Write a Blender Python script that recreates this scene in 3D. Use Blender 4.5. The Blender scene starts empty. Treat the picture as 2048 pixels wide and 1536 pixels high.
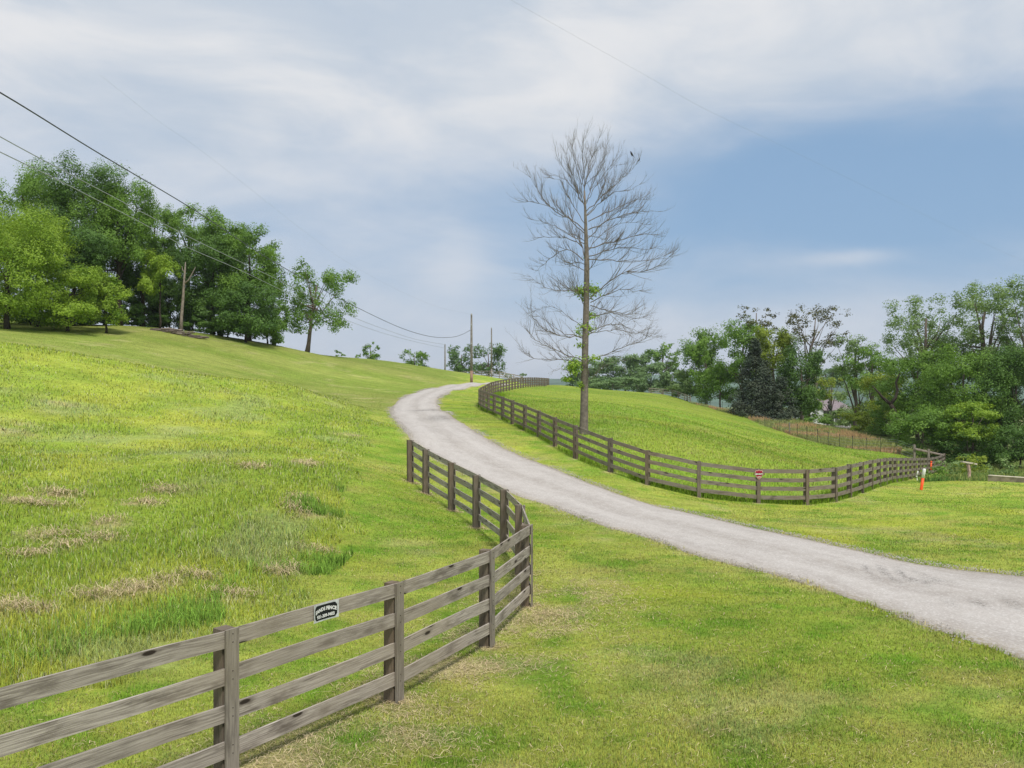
import bpy, math, random
import numpy as np
from mathutils import Vector
random.seed(7)
R = math.radians
SC = bpy.context.scene
COL = SC.collection

# ------------------------------------------------------------------ camera, sky, sun, exposure
F, CX, HZ, CH = 1600.0, 1024.0, 800.0, 3.4        # focal length (px of a 2048 frame), centre, eye level line, camera height
cam_d = bpy.data.cameras.new('camera'); cam = bpy.data.objects.new('camera', cam_d); COL.objects.link(cam)
cam.location = (0, 0, CH); cam.rotation_euler = (R(90), 0, 0)
cam_d.sensor_width = 36; cam_d.lens = 36*F/2048; cam_d.shift_y = (HZ-768)/2048
cam_d.clip_start = 0.1; cam_d.clip_end = 9000
SC.camera = cam
SUN_EL, SUN_AZ = R(58), R(155)                     # azimuth clockwise from +Y; high, behind the camera to the right
sun_d = bpy.data.lights.new('sun', 'SUN'); sun = bpy.data.objects.new('sun', sun_d); COL.objects.link(sun)
sun_d.energy = 3.0; sun_d.angle = R(12); sun_d.color = (1.0, 0.95, 0.87)
sd = Vector((math.sin(SUN_AZ)*math.cos(SUN_EL), math.cos(SUN_AZ)*math.cos(SUN_EL), math.sin(SUN_EL)))
sun.rotation_euler = sd.to_track_quat('Z', 'Y').to_euler()
SC.view_settings.view_transform = 'Standard'; SC.view_settings.look = 'None'
SC.view_settings.exposure = 0.12; SC.view_settings.gamma = 1.0

class NT:
    def __init__(s, tree): s.t = tree; s.n = tree.nodes; s.l = tree.links
    def add(s, kind, **kw):
        n = s.n.new(kind)
        for k, v in kw.items():
            if k.startswith('i_'):
                key = k[2:]; key = int(key) if key.isdigit() else key
                s.put(n.inputs[key], v)
            else: setattr(n, k, v)
        return n
    def put(s, sock, v):
        if isinstance(v, bpy.types.NodeSocket): s.l.new(v, sock)
        elif isinstance(v, bpy.types.Node): s.l.new(v.outputs[0], sock)
        else: sock.default_value = v
    def math(s, op, a, b=0.0, c=0.0, clamp=False):
        n = s.n.new('ShaderNodeMath'); n.operation = op; n.use_clamp = clamp
        s.put(n.inputs[0], a); s.put(n.inputs[1], b); s.put(n.inputs[2], c); return n.outputs[0]
    def mix(s, f, a, b, mode='MIX'):
        n = s.n.new('ShaderNodeMix'); n.data_type = 'RGBA'; n.blend_type = mode
        s.put(n.inputs[0], f)
        s.put(n.inputs[6], a if not isinstance(a, tuple) else (*a[:3], 1)); s.put(n.inputs[7], b if not isinstance(b, tuple) else (*b[:3], 1))
        return n.outputs[2]
    def noise(s, vec, scale, detail=4, rough=.55, dist=0.0):
        n = s.n.new('ShaderNodeTexNoise'); s.put(n.inputs['Vector'], vec) if vec is not None else None
        n.inputs['Scale'].default_value = scale; n.inputs['Detail'].default_value = detail
        n.inputs['Roughness'].default_value = rough; n.inputs['Distortion'].default_value = dist
        return n.outputs['Fac']
    def ramp(s, f, lo, hi, a=0.0, b=1.0):
        n = s.n.new('ShaderNodeMapRange'); n.interpolation_type = 'SMOOTHSTEP'
        s.put(n.inputs[0], f); n.inputs[1].default_value = lo; n.inputs[2].default_value = hi
        n.inputs[3].default_value = a; n.inputs[4].default_value = b
        return n.outputs[0]
    def scale(s, vec, sx, sy, sz):
        n = s.n.new('ShaderNodeMapping'); s.put(n.inputs[0], vec); n.inputs['Scale'].default_value = (sx, sy, sz); return n.outputs[0]

world = bpy.data.worlds.new('World'); SC.world = world; world.use_nodes = True
w = NT(world.node_tree); w.n.clear()
sky = w.add('ShaderNodeTexSky', sky_type='NISHITA', sun_disc=False, sun_elevation=SUN_EL, sun_rotation=SUN_AZ)
sky.dust_density = 1.0; sky.ozone_density = 2.0
tc = w.add('ShaderNodeTexCoord'); dirv = tc.outputs['Generated']
sep = w.add('ShaderNodeSeparateXYZ', i_0=dirv)
az = w.math('ARCTAN2', sep.outputs[0], sep.outputs[1]); el = w.math('ARCSINE', sep.outputs[2])
def gauss(a0, e0, sa, se):
    da = w.math('DIVIDE', w.math('SUBTRACT', az, a0), sa); de = w.math('DIVIDE', w.math('SUBTRACT', el, e0), se)
    q = w.math('ADD', w.math('MULTIPLY', da, da), w.math('MULTIPLY', de, de))
    return w.math('EXPONENT', w.math('MULTIPLY', q, -1.0))
warp = w.noise(w.scale(dirv, 1, 1, 1.7), 2.1, 3, .5)
n1 = w.noise(w.scale(dirv, 1, 1, 2.4), 2.6, 8, .52, 0.5)
n2 = w.noise(w.scale(dirv, 1, 1, 3.0), 6.5, 8, .58, 0.5)
cov = w.math('ADD', 0.86, w.math('MULTIPLY', w.math('SUBTRACT', n1, .5), 1.1))
cov = w.math('ADD', cov, w.math('MULTIPLY', w.math('SUBTRACT', n2, .5), .62))
def sub(c, g, k): return w.math('SUBTRACT', c, w.math('MULTIPLY', g, k))
for a0, e0, sa, se, k in ((.34, .245, .30, .085, .95), (.50, .30, .30, .10, .12), (.56, .16, .25, .10, .45), (.03, .17, .16, .07, .42), (-.08, .255, .16, .04, .28), (-.28, .20, .16, .06, .22),
                          (.25, .11, .16, .03, .3), (-.07, .165, .045, .04, -.35), (.40, .163, .055, .010, -.55), (.10, .40, .50, .07, -.25), (.30, .10, .25, .025, -.30), (-.15, .06, .3, .035, -.2)):
    cov = sub(cov, gauss(a0, e0, sa, se), k)
mask = w.ramp(cov, -.12, 1.12)
shade = w.ramp(w.noise(w.scale(dirv, 1, 1, 3.0), 3.4, 8, .55, .5), .34, .66)
cloud = w.mix(shade, (5.2, 5.85, 6.7), (7.3, 7.4, 7.6))
cloud = w.mix(w.math('MULTIPLY', w.ramp(el, .16, .36, 1.0, 0.0), .45), cloud, (4.9, 5.7, 6.9))
blue = w.mix(0.7, sky.outputs[0], (2.6, 4.25, 6.4))
low = w.ramp(el, 0.0, .16, 1.0, 0.0)
blue = w.mix(w.math('MULTIPLY', low, .55), blue, (4.3, 5.1, 6.6))
skyc = w.mix(mask, blue, cloud)
bg = w.add('ShaderNodeBackground', i_0=skyc, i_1=0.1)
out = w.add('ShaderNodeOutputWorld', i_0=bg)

# ------------------------------------------------------------------ helpers
def P(px, py, D):                                   # a point seen at that pixel, D metres ahead
    return np.array([(px-CX)/F*D, D, CH-(py-HZ)/F*D])
def tag(o, label=None, cat=None, group=None, kind=None):
    if label: o['label'] = label
    if cat: o['category'] = cat
    if group: o['group'] = group
    if kind: o['kind'] = kind
    return o
def empty(name, loc=(0, 0, 0)):
    o = bpy.data.objects.new(name, None); COL.objects.link(o); o.location = loc; o.empty_display_size = .2
    return o
def np_mesh(name, verts, faces, mats, parent=None, tint=None, smooth=False, uv=None, fmat=None, fcol=None):
    verts = np.asarray(verts, dtype=np.float32); me = bpy.data.meshes.new(name)
    if isinstance(faces, np.ndarray):
        k = faces.shape[1]; nf = len(faces); flat = faces.astype(np.int32).ravel(); starts = np.arange(nf, dtype=np.int32)*k
    else:
        nf = len(faces); flat = np.array([i for f in faces for i in f], dtype=np.int32)
        ln = np.array([len(f) for f in faces]); starts = np.concatenate([[0], np.cumsum(ln)[:-1]]).astype(np.int32)
    off = np.zeros(3, dtype=np.float32)
    if parent is not None:
        off = np.array(parent['_o'] if '_o' in parent else parent.location, dtype=np.float32)
    me.vertices.add(len(verts)); me.vertices.foreach_set('co', (verts-off).ravel())
    me.loops.add(len(flat)); me.loops.foreach_set('vertex_index', flat)
    me.polygons.add(nf); me.polygons.foreach_set('loop_start', starts)
    me.polygons.foreach_set('use_smooth', np.full(nf, bool(smooth)))
    for m in (mats if isinstance(mats, (list, tuple)) else [mats]): me.materials.append(m)
    if fmat is not None: me.polygons.foreach_set('material_index', np.asarray(fmat, dtype=np.int32))
    if tint is not None:
        a = me.attributes.new('tint', 'FLOAT', 'FACE'); a.data.foreach_set('value', np.asarray(tint, dtype=np.float32))
    if fcol is not None:
        a = me.attributes.new('fcol', 'FLOAT_COLOR', 'FACE' if len(fcol) == nf else 'POINT')
        c4 = np.ones((len(fcol), 4), dtype=np.float32); c4[:, :3] = fcol; a.data.foreach_set('color', c4.ravel())
    if uv is not None:
        l = me.uv_layers.new(name='UVMap'); l.data.foreach_set('uv', np.asarray(uv, dtype=np.float32).ravel())
    me.update(calc_edges=True); me.validate()
    o = bpy.data.objects.new(name, me); COL.objects.link(o)
    if parent is not None: o.parent = parent
    return o
class MB:
    def __init__(s): s.v = []; s.f = []; s.uv = []; s.m = []; s.n = 0
    def add(s, verts, faces, uv=None, mi=0):
        b = s.n
        for f, i in zip(faces, range(len(faces))):
            s.f.append(tuple(b+j for j in f)); s.m.append(mi)
            s.uv.extend(uv[i] if uv else [(0, 0)]*len(f))
        s.v.extend([tuple(map(float, q)) for q in verts]); s.n += len(verts)
    def hexa(s, c, uvs=(1, 1, 1), mi=0):            # 8 corners: bottom loop 0-3, top loop 4-7
        L, W, H = uvs; r = random.uniform(0, 50)
        fs = [(0, 3, 2, 1), (4, 5, 6, 7), (0, 1, 5, 4), (1, 2, 6, 5), (2, 3, 7, 6), (3, 0, 4, 7)]
        us = [[(r, 0), (r, W), (r+L, W), (r+L, 0)], [(r, 0), (r+L, 0), (r+L, W), (r, W)],
              [(r, 0), (r+L, 0), (r+L, H), (r, H)], [(r, 0), (r+W, 0), (r+W, H), (r, H)],
              [(r, 0), (r+L, 0), (r+L, H), (r, H)], [(r, 0), (r+W, 0), (r+W, H), (r, H)]]
        s.add(c, fs, us, mi)
    def box(s, cx, cy, cz, sx, sy, sz, rz=0, mi=0):
        c, n = math.cos(rz), math.sin(rz); vs = []
        for z in (-.5, .5):
            for x, y in ((-.5, -.5), (.5, -.5), (.5, .5), (-.5, .5)):
                X, Y = x*sx, y*sy; vs.append((cx+X*c-Y*n, cy+X*n+Y*c, cz+z*sz))
        s.hexa(vs, (sx, sy, sz), mi)
    def tube(s, pts, rad, sides=6, cap=True, mi=0):
        pts = [np.asarray(p, float) for p in pts]; n = len(pts); vs = []; ref = None
        for i, p in enumerate(pts):
            t = pts[min(i+1, n-1)]-pts[max(i-1, 0)]; t = t/(np.linalg.norm(t)+1e-9)
            if ref is None or abs(np.dot(ref, t)) > .95: ref = np.array([1., 0, 0]) if abs(t[0]) < .8 else np.array([0, 1., 0])
            u = np.cross(t, ref); u /= np.linalg.norm(u)+1e-9; v = np.cross(t, u)
            for k in range(sides):
                a = 2*math.pi*k/sides; vs.append(p+(u*math.cos(a)+v*math.sin(a))*rad[i])
        fs = []
        for i in range(n-1):
            for k in range(sides):
                k2 = (k+1) % sides; fs.append((i*sides+k, i*sides+k2, (i+1)*sides+k2, (i+1)*sides+k))
        if cap: fs += [tuple(range(sides))[::-1], tuple((n-1)*sides+k for k in range(sides))]
        s.add(vs, fs, None, mi)
    def build(s, name, mats, parent=None, smooth=False):
        return np_mesh(name, s.v, s.f, mats, parent, smooth=smooth, uv=s.uv, fmat=s.m if max(s.m, default=0) else None)
def hash2(ix, iy, seed):
    h = (ix.astype(np.int64)*374761393 + iy.astype(np.int64)*668265263 + seed*974711) & 0xffffffff
    h = ((h ^ (h >> 13))*1274126177) & 0xffffffff
    return ((h ^ (h >> 16)) & 0xffff)/65535.0
def vn(x, y, s, seed=0):                            # value noise, feature size s metres
    x = np.asarray(x, float)/s+100; y = np.asarray(y, float)/s+100
    ix = np.floor(x); iy = np.floor(y); fx = x-ix; fy = y-iy
    fx = fx*fx*(3-2*fx); fy = fy*fy*(3-2*fy)
    a = hash2(ix, iy, seed); b = hash2(ix+1, iy, seed); c = hash2(ix, iy+1, seed); d = hash2(ix+1, iy+1, seed)
    return (a*(1-fx)+b*fx)*(1-fy)+(c*(1-fx)+d*fx)*fy
def fbm(x, y, s, seed=0, o=3):
    t = 0; a = 1; q = 0
    for k in range(o): t = t+a*vn(x, y, s/2**k, seed+k*17); q += a; a *= .55
    return t/q
def sst(x, a, b):
    t = np.clip((x-a)/(b-a), 0, 1); return t*t*(3-2*t)
def spline(pts, n):                                 # Catmull-Rom through the points, n even samples by arc length
    p = np.array(pts, float); p = np.vstack([2*p[0]-p[1], p, 2*p[-1]-p[-2]]); o = []
    for i in range(1, len(p)-2):
        for t in np.linspace(0, 1, 24, endpoint=False):
            o.append(.5*((2*p[i])+(-p[i-1]+p[i+1])*t+(2*p[i-1]-5*p[i]+4*p[i+1]-p[i+2])*t*t+(-p[i-1]+3*p[i]-3*p[i+1]+p[i+2])*t**3))
    o.append(p[-2]); o = np.array(o); L = np.concatenate([[0], np.cumsum(np.linalg.norm(np.diff(o, axis=0), axis=1))])
    return np.array([np.interp(np.linspace(0, L[-1], n), L, o[:, k]) for k in range(o.shape[1])]).T
def inside(poly, x, y):
    x = np.asarray(x, float); y = np.asarray(y, float); c = np.zeros(x.shape, bool); n = len(poly)
    for i in range(n):
        x1, y1 = poly[i][:2]; x2, y2 = poly[(i+1) % n][:2]
        if y1 == y2: continue
        c ^= ((y1 > y) != (y2 > y)) & (x < (x2-x1)*(y-y1)/(y2-y1)+x1)
    return c

# ------------------------------------------------------------------ the fence lines, measured: (x px of post, y px of top, metres ahead, y px of foot)
PH = 1.37
fa = [(460, 1258, 7.27), (795, 1165, 9.13), (981, 1100, 11.24), (1060, 1050, 13.4), (1045, 1011, 15.8), (1013, 979.5, 18.1),
      (957, 950, 20.7), (907, 926, 22.8), (855, 899, 24.6), (824, 880.5, 25.9)]
A = [P(a, b, d) for a, b, d in fa]
A = [np.array([-5.9, 4.4, A[0][2]]), np.array([-3.97, 5.42, A[0][2]])]+A      # tops of the near fence's posts
fb = [(1889.5, 907, 70), (1883.5, 910, 68), (1876, 913, 66), (1868, 914.5, 64), (1861.4, 915.5, 61.8), (1854.6, 916, 59.7), (1847.5, 916, 57.6),
      (1840, 916, 55.5), (1831.7, 916, 53.3), (1823.7, 916, 51.2), (1815, 916, 49), (1805, 916, 46.8), (1793, 916, 44.8), (1784, 916, 43.2), (1773, 916.5, 41),
      (1759.8, 917.5, 38.9), (1744.5, 920, 36.9), (1725.8, 924, 35), (1701.5, 929, 33.2), (1671.6, 935, 31.7), (1614, 939, 30.8), (1517, 938, 30.7),
      (1398, 923.5, 30.6), (1294, 901, 31.2), (1219, 877, 32.6), (1149, 850.5, 35), (1108, 834.7, 37.6), (1076, 821, 40.2), (1048, 810, 42.9),
      (1023, 800.5, 45.6), (1003.5, 793, 48.3), (987.3, 788, 51), (975, 784.2, 53.6), (966.6, 781.2, 56.1), (961, 779.8, 58.6), (957.5, 778.6, 61)]
B = [P(a, b, d) for a, b, d in fb]
far_b = spline([P(*q) for q in [(957.5, 778.6, 61), (961, 775, 66), (972, 769.5, 72), (983, 764.3, 79), (999, 760.5, 87), (1023, 757, 97), (1040, 755.3, 104), (1070, 755, 120), (1098.7, 756.7, 142)]], 400)
Ls = np.concatenate([[0], np.cumsum(np.linalg.norm(np.diff(far_b, axis=0), axis=1))])
for s_ in np.arange(2.4, Ls[-1], 2.42): B.append(np.array([np.interp(s_, Ls, far_b[:, k]) for k in range(3)]))
NB_NEAR = len(fb)

# ------------------------------------------------------------------ terrain from measured heights (thin plate spline)
ctl = []
for p in A: ctl.append((p[0], p[1], p[2]-PH))
for p in B[::2]+[B[-1]]: ctl.append((p[0], p[1], p[2]-PH))
road_R = [(2048, 1154, 16.3), (1864, 1133, 17.3), (1748, 1110, 18.6), (1609, 1078, 20.7), (1517, 1059, 22.2), (1396, 1031, 24.6), (1294, 1008, 26.15),
          (1216, 980, 28.4), (1118, 942, 32.1), (1025, 905, 35.5), (970, 875, 38.7), (929, 849, 44.5), (896, 826, 51), (877, 810, 59), (874.5, 799, 66),
          (885, 790.5, 72), (904.5, 781, 80), (943, 773, 90), (970, 768.7, 99)]
road_L = [(2044, 1318, 10.8), (1887, 1263, 12.1), (1646, 1179, 14.8), (1517, 1142, 16.4), (1396, 1112, 17.9), (1294, 1075, 20.4), (1193, 1047, 22.3),
          (1100, 1013, 25.4), (1036, 993, 26.9), (975, 968, 29), (920, 944, 31), (861, 913, 33.7), (821, 878, 37), (800.6, 853, 42), (784, 834, 49),
          (781, 823, 55), (787, 812.4, 61), (806, 796, 70), (833.5, 785, 78), (874.5, 775.5, 86), (915.5, 769.3, 94), (954, 766.8, 102)]
for q in road_R+road_L: ctl.append(tuple(P(*q)))
for q in [(943, 765, 100), (650, 800, 55), (400, 760, 50), (0, 692, 42), (300, 735, 45), (560, 765, 50), (0, 1300, 10.2), (0, 1100, 15), (0, 900, 25), (0, 800, 33),
          (300, 1100, 15), (300, 900, 27), (300, 800, 37), (600, 1000, 20), (600, 900, 29), (600, 850, 36), (700, 950, 24), (700, 1100, 17.6), (720, 850, 38),
          (0, 645, 88), (150, 650, 88), (300, 655, 88), (430, 672, 92), (560, 692, 98), (614, 705, 105), (750, 720, 125), (850, 736, 130), (930, 748, 135), (1000, 757, 130),
          (-300, 640, 80), (-300, 900, 20), (-300, 760, 34), (100, 700, 58), (450, 728, 75), (700, 756, 85),
          (1167, 868, 42), (1250, 840, 50), (1200, 805, 68), (1110, 769.5, 138), (1200, 779, 140), (1300, 788, 150), (1400, 850, 60), (1500, 900, 48), (1600, 930, 43), (1700, 912, 60), (1350, 800, 120),
          (1794, 908, 76), (1732, 904, 80), (1679, 896, 85), (1614, 879, 92), (1560, 862, 99), (1530, 853, 104), (1502, 838, 112), (1467, 829, 122), (1400, 812, 140), (1345, 793, 155),
          (1300, 825, 75), (1300, 815, 90), (1300, 840, 58), (1400, 835, 80), (1400, 825, 100), (1500, 880, 62), (1500, 860, 82), (1500, 850, 98), (1600, 900, 60), (1600, 880, 84), (1700, 905, 66), (1700, 898, 76), (1350, 812, 105), (1480, 826, 124), (1520, 828, 118), (1600, 846, 108), (1700, 868, 98), (1800, 892, 88), (1500, 870, 70), (1600, 890, 72),
          (2048, 965, 42), (1900, 962, 43), (2048, 1100, 19.7), (1800, 1010, 30), (2300, 975, 40), (2300, 1150, 16), (1024, 1536, 7.4), (2048, 1500, 7.8), (600, 1536, 7.3), (1400, 1250, 12)]:
    ctl.append(tuple(P(*q)))
for q in [(0, -10, -.1), (-12, 0, .3), (12, 0, -.1), (0, 2, 0), (-30, 0, 3), (30, 0, -.6), (-30, 20, 4.2), (45, 20, -1.1), (0, -60, -1), (-80, -40, 5), (80, -40, -2),
          (33, 55, -1.9), (45, 60, -2.2), (40, 75, -2.6), (60, 80, -3), (80, 60, -3), (60, 40, -1.6), (60, 110, -3.2), (45, 130, -3.4), (70, 180, -5), (100, 130, -5), (40, 165, -1.5), (120, 60, -4),
          (-60, 90, 12.6), (-90, 90, 13), (-90, 40, 11), (-60, 130, 12), (-80, 180, 8), (-40, 130, 9.2), (-30, 170, 7), (-10, 170, 6.2), (10, 180, 5.2), (35, 200, 3), (-10, 240, 1), (-120, 260, 0), (60, 260, -6), (120, 220, -7),
          (0, 330, -4), (-200, 100, 6), (200, 100, -8), (-200, -80, 3), (200, -80, -4), (0, -200, -3), (-150, 350, -6), (150, 350, -9)]:
    ctl.append(q)
ctl = np.array(ctl, float)
def tps_fit(c, lam):
    x = c[:, :2]/50.0; n = len(x); d = np.linalg.norm(x[:, None]-x[None], axis=2)
    K = np.where(d > 0, d*d*np.log(d+1e-12), 0)+lam*np.eye(n); Pm = np.hstack([np.ones((n, 1)), x])
    M = np.zeros((n+3, n+3)); M[:n, :n] = K; M[:n, n:] = Pm; M[n:, :n] = Pm.T
    return np.linalg.solve(M, np.concatenate([c[:, 2], np.zeros(3)])), x
_w, _x = tps_fit(ctl, 2e-4)
def T(x, y):
    x = np.asarray(x, float); y = np.asarray(y, float); sh = x.shape; x = x.ravel(); y = y.ravel(); o = np.empty(len(x))
    rr = np.hypot(x, y); k = np.minimum(1, 420/np.maximum(rr, 1))
    for i in range(0, len(x), 20000):
        q = np.stack([x[i:i+20000]*k[i:i+20000], y[i:i+20000]*k[i:i+20000]], 1)/50.0
        d = np.linalg.norm(q[:, None]-_x[None], axis=2); U = np.where(d > 0, d*d*np.log(d+1e-12), 0)
        o[i:i+20000] = U@_w[:-3]+_w[-3]+q@_w[-2:]
    b = sst(rr, 260, 420); o = o*(1-b)+(-7)*b
    return o.reshape(sh)
def Tz(x, y): return float(T(np.array([x]), np.array([y]))[0])
def G(px, py, lo=3.0, hi=260.0):                    # where the line of sight through a pixel of the photograph meets the ground
    D = np.geomspace(lo, hi, 900); X = (px-CX)/F*D; Z = CH-(py-HZ)/F*D; h = Z-T(X, D)
    k = np.argmax(h < 0) if (h < 0).any() else len(D)-1
    d = D[k]; return np.array([(px-CX)/F*d, d, Tz((px-CX)/F*d, d)])
def polyline_G(lst, lo=3.0): return [G(a, b, lo)[:2] for a, b in lst]

# road outline in plan
rR = spline([P(*q)[:2] for q in [(2500, 1205, 14)]+road_R]+[np.array([.3, 112])], 700); rL = spline([P(*q)[:2] for q in [(2700, 1560, 7.6), (2300, 1410, 9.1)]+road_L]+[np.array([-2.6, 113])], 700)
def side_dist(x, y, line, step=4):                  # distance to a polyline (samples)
    x = np.asarray(x, float).ravel(); y = np.asarray(y, float).ravel(); o = np.empty(len(x)); ln = line[::step]
    for i in range(0, len(x), 40000):
        d = np.hypot(x[i:i+40000, None]-ln[None, :, 0], y[i:i+40000, None]-ln[None, :, 1]); o[i:i+40000] = d.min(1)
    return o
road_poly = np.vstack([rR, rL[::-1]])
fieldB = [p[:2] for p in B]+[np.array([30, 170]), np.array([42, 150]), np.array([40, 120]), np.array([38, 95]), np.array([37, 78])]
tall_px = [(-500, 1560), (0, 1372), (150, 1335), (280, 1292), (450, 1247), (560, 1203), (690, 1142), (722, 1088), (697, 1025), (702, 960), (722, 900), (752, 850), (730, 815), (668, 788)]
tall_poly = polyline_G(tall_px)+[np.array([-15, 66]), np.array([-25, 52]), np.array([-60, 52]), np.array([-60, 0]), np.array([-12, 3])]
strip_poly = [np.array(q) for q in [(36.5, 76), (43, 88), (42, 100), (39, 110), (36, 122), (32, 136), (30, 136), (33, 112), (33, 95), (35, 83)]]
weed_poly = [np.array(q) for q in [(22.8, 45), (26, 43.7), (34, 43.5), (50, 44.5), (60, 70), (37, 75), (36.5, 68), (30, 55)]]
dry_spots = [(25, 1218, .55, .16), (70, 1225, .3, .1), (100, 1072, .55, .2), (60, 1112, .5, .12), (140, 1095, .5, .12), (200, 1080, .5, .12), (190, 1196, .5, .18), (240, 1188, .5, .22), (290, 1180, .5, .16), (330, 1165, .3, .2),
             (400, 1155, .4, .1), (465, 1192, .5, .1), (555, 1150, .4, .15), (585, 1142, .3, .2), (330, 985, .5, .25), (215, 1048, .4, .25), (595, 1028, .4, .3), (600, 1000, .4, .25), (580, 1012, .3, .2),
             (70, 1012, .9, .15), (120, 990, .7, .15), (20, 868, 1.3, .35), (50, 850, 1., .3), (110, 806, 1.5, .35), (735, 797, 1.5, .5), (500, 935, .6, .3), (640, 1105, .5, .1), (290, 1010, .5, .15), (700, 870, .5, .4), (612, 930, .6, .4)]
dry_w = []
for a, b, rx, ry in dry_spots: g = G(a, b); dry_w.append((g[0], g[1], rx*.62, ry*1.25))
fence_feet = np.array([p[:2] for p in A]+[p[:2] for p in B[:NB_NEAR]])
straw_line = np.array(polyline_G([(520, 1560), (640, 1500), (760, 1440), (850, 1390), (930, 1330), (1010, 1290), (1090, 1230), (1130, 1180)]))
straw_line = spline(straw_line, 80)
def sod(x, y):
    """region masks and grass colour at plan positions: dict of arrays"""
    x = np.asarray(x, float).ravel(); y = np.asarray(y, float).ravel(); m = {}
    jx = x+(fbm(x, y, 1.6, 3)-.5)*2.6; jy = y+(fbm(x, y, 1.6, 9)-.5)*2.0
    m['tall'] = inside(tall_poly, jx, jy); m['field'] = inside(fieldB, x, y); m['strip'] = inside(strip_poly, jx, jy); m['weed'] = inside(weed_poly, jx, jy)
    m['road'] = inside(road_poly, x, y)
    dr = np.minimum(side_dist(x, y, rR), side_dist(x, y, rL)); m['dr'] = dr
    dry = np.zeros(len(x))
    for cx, cy, rx, ry in dry_w:
        q = ((jx*.6+x*.4-cx)/rx)**2+((jy*.6+y*.4-cy)/ry)**2; dry = np.maximum(dry, np.exp(-q)*(.25+.85*vn(x, y, .18, 5)))
    dry = np.where(m['tall'] | (y > 25), dry, dry*.4)
    ds = side_dist(x, y, straw_line, 1); s = np.exp(-(ds/.85)**2)*sst(fbm(x, y, .8, 21), .38, .72)*.62
    dry = np.maximum(dry, np.where(m['tall'], 0, s))
    s2 = sst(fbm(x, y, 2.3, 31), .60, .78)*.30*sst(fbm(x, y, .35, 33), .3, .6); dry = np.maximum(dry, np.where(m['tall'] | m['field'], s2*.5, s2))
    near = (y < 75) & (x > -10)
    df = np.full(len(x), 9.0)
    if near.any(): df[near] = side_dist(x[near], y[near], fence_feet, 1)
    dry = np.maximum(dry, np.exp(-(df/.2)**2)*.75)
    dry = np.maximum(dry, np.exp(-(dr/.28)**2)*.55*(vn(x, y, .7, 41) > .35))
    m['dry'] = np.clip(dry, 0, 1)
    n1 = fbm(x, y, 5.5, 1); n2 = fbm(x, y, 1.6, 51); n3 = vn(x, y, 17, 61)
    lawn_a = np.array([.275, .385, .050]); lawn_b = np.array([.405, .465, .088]); lawn_c = np.array([.170, .340, .036])
    t = sst(n1, .3, .72)[:, None]; col = lawn_a*(1-t)+lawn_b*t
    t = (sst(n2, .55, .8)*.55)[:, None]; col = col*(1-t)+lawn_c*t
    t = (sst(fbm(x, y, .55, 55), .46, .70)*.8)[:, None]; col = col*(1-t)+np.array([.145, .310, .026])*t
    t = (sst(fbm(x, y, .9, 57, 4), .52, .74)*.42)[:, None]; col = col*(1-t)+np.array([.42, .38, .11])*t
    t = (sst(fbm(x, y, 2.8, 59), .55, .8)*.5)[:, None]; col = col*(1-t)+np.array([.44, .49, .05])*t
    tl = np.array([.270, .385, .050])*np.ones((len(x), 3)); t = sst(n1*.5+n2*.5, .35, .7)[:, None]; tl = tl*(1-t)+np.array([.41, .47, .072])*t
    t = (sst(fbm(x, y, 2.6, 71), .55, .75)*.7)[:, None]; tl = tl*(1-t)+np.array([.33, .41, .14])*t
    fr = sst(np.hypot(x+7, y-20), 12, 34)[:, None]; tl = tl*(1-.45*fr)+np.array([.34, .42, .06])*.45*fr
    col = np.where(m['tall'][:, None], tl, col)
    fl = np.array([.235, .385, .042]); fl2 = np.array([.330, .430, .062]); t = sst(fbm(x/2.2, y, 4, 81), .3, .7)[:, None]
    col = np.where(m['field'][:, None], fl*(1-t)+fl2*t, col)
    up = (sst(y, 44, 60)*sst(-x, 4, 9))[:, None]; t = sst(fbm(x/3, y, 5, 91), .3, .7)[:, None]
    col = col*(1-up)+(np.array([.205, .285, .050])*(1-t)+np.array([.285, .335, .080])*t)*up
    t = sst(fbm(x/1.5, y, 2.2, 95), .52, .74)[:, None]
    col = np.where(m['strip'][:, None], np.array([.25, .34, .09])*(1-t)+np.array([.36, .31, .12])*t, col)
    col = np.where(m['weed'][:, None], np.array([.13, .24, .05]), col)
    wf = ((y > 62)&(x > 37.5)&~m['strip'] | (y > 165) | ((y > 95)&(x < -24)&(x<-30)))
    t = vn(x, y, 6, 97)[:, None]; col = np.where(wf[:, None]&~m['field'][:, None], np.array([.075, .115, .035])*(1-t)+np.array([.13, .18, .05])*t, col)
    d = m['dry'][:, None]; tan = np.array([.60, .48, .29])*(.75+.5*vn(x, y, .3, 99))[:, None]
    col = col*(1-d)+tan*d
    m['col'] = np.minimum(col*(.86+.28*n3)[:, None]*np.array([1.06, 1.06, 1.06]), .62)
    return m

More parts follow.
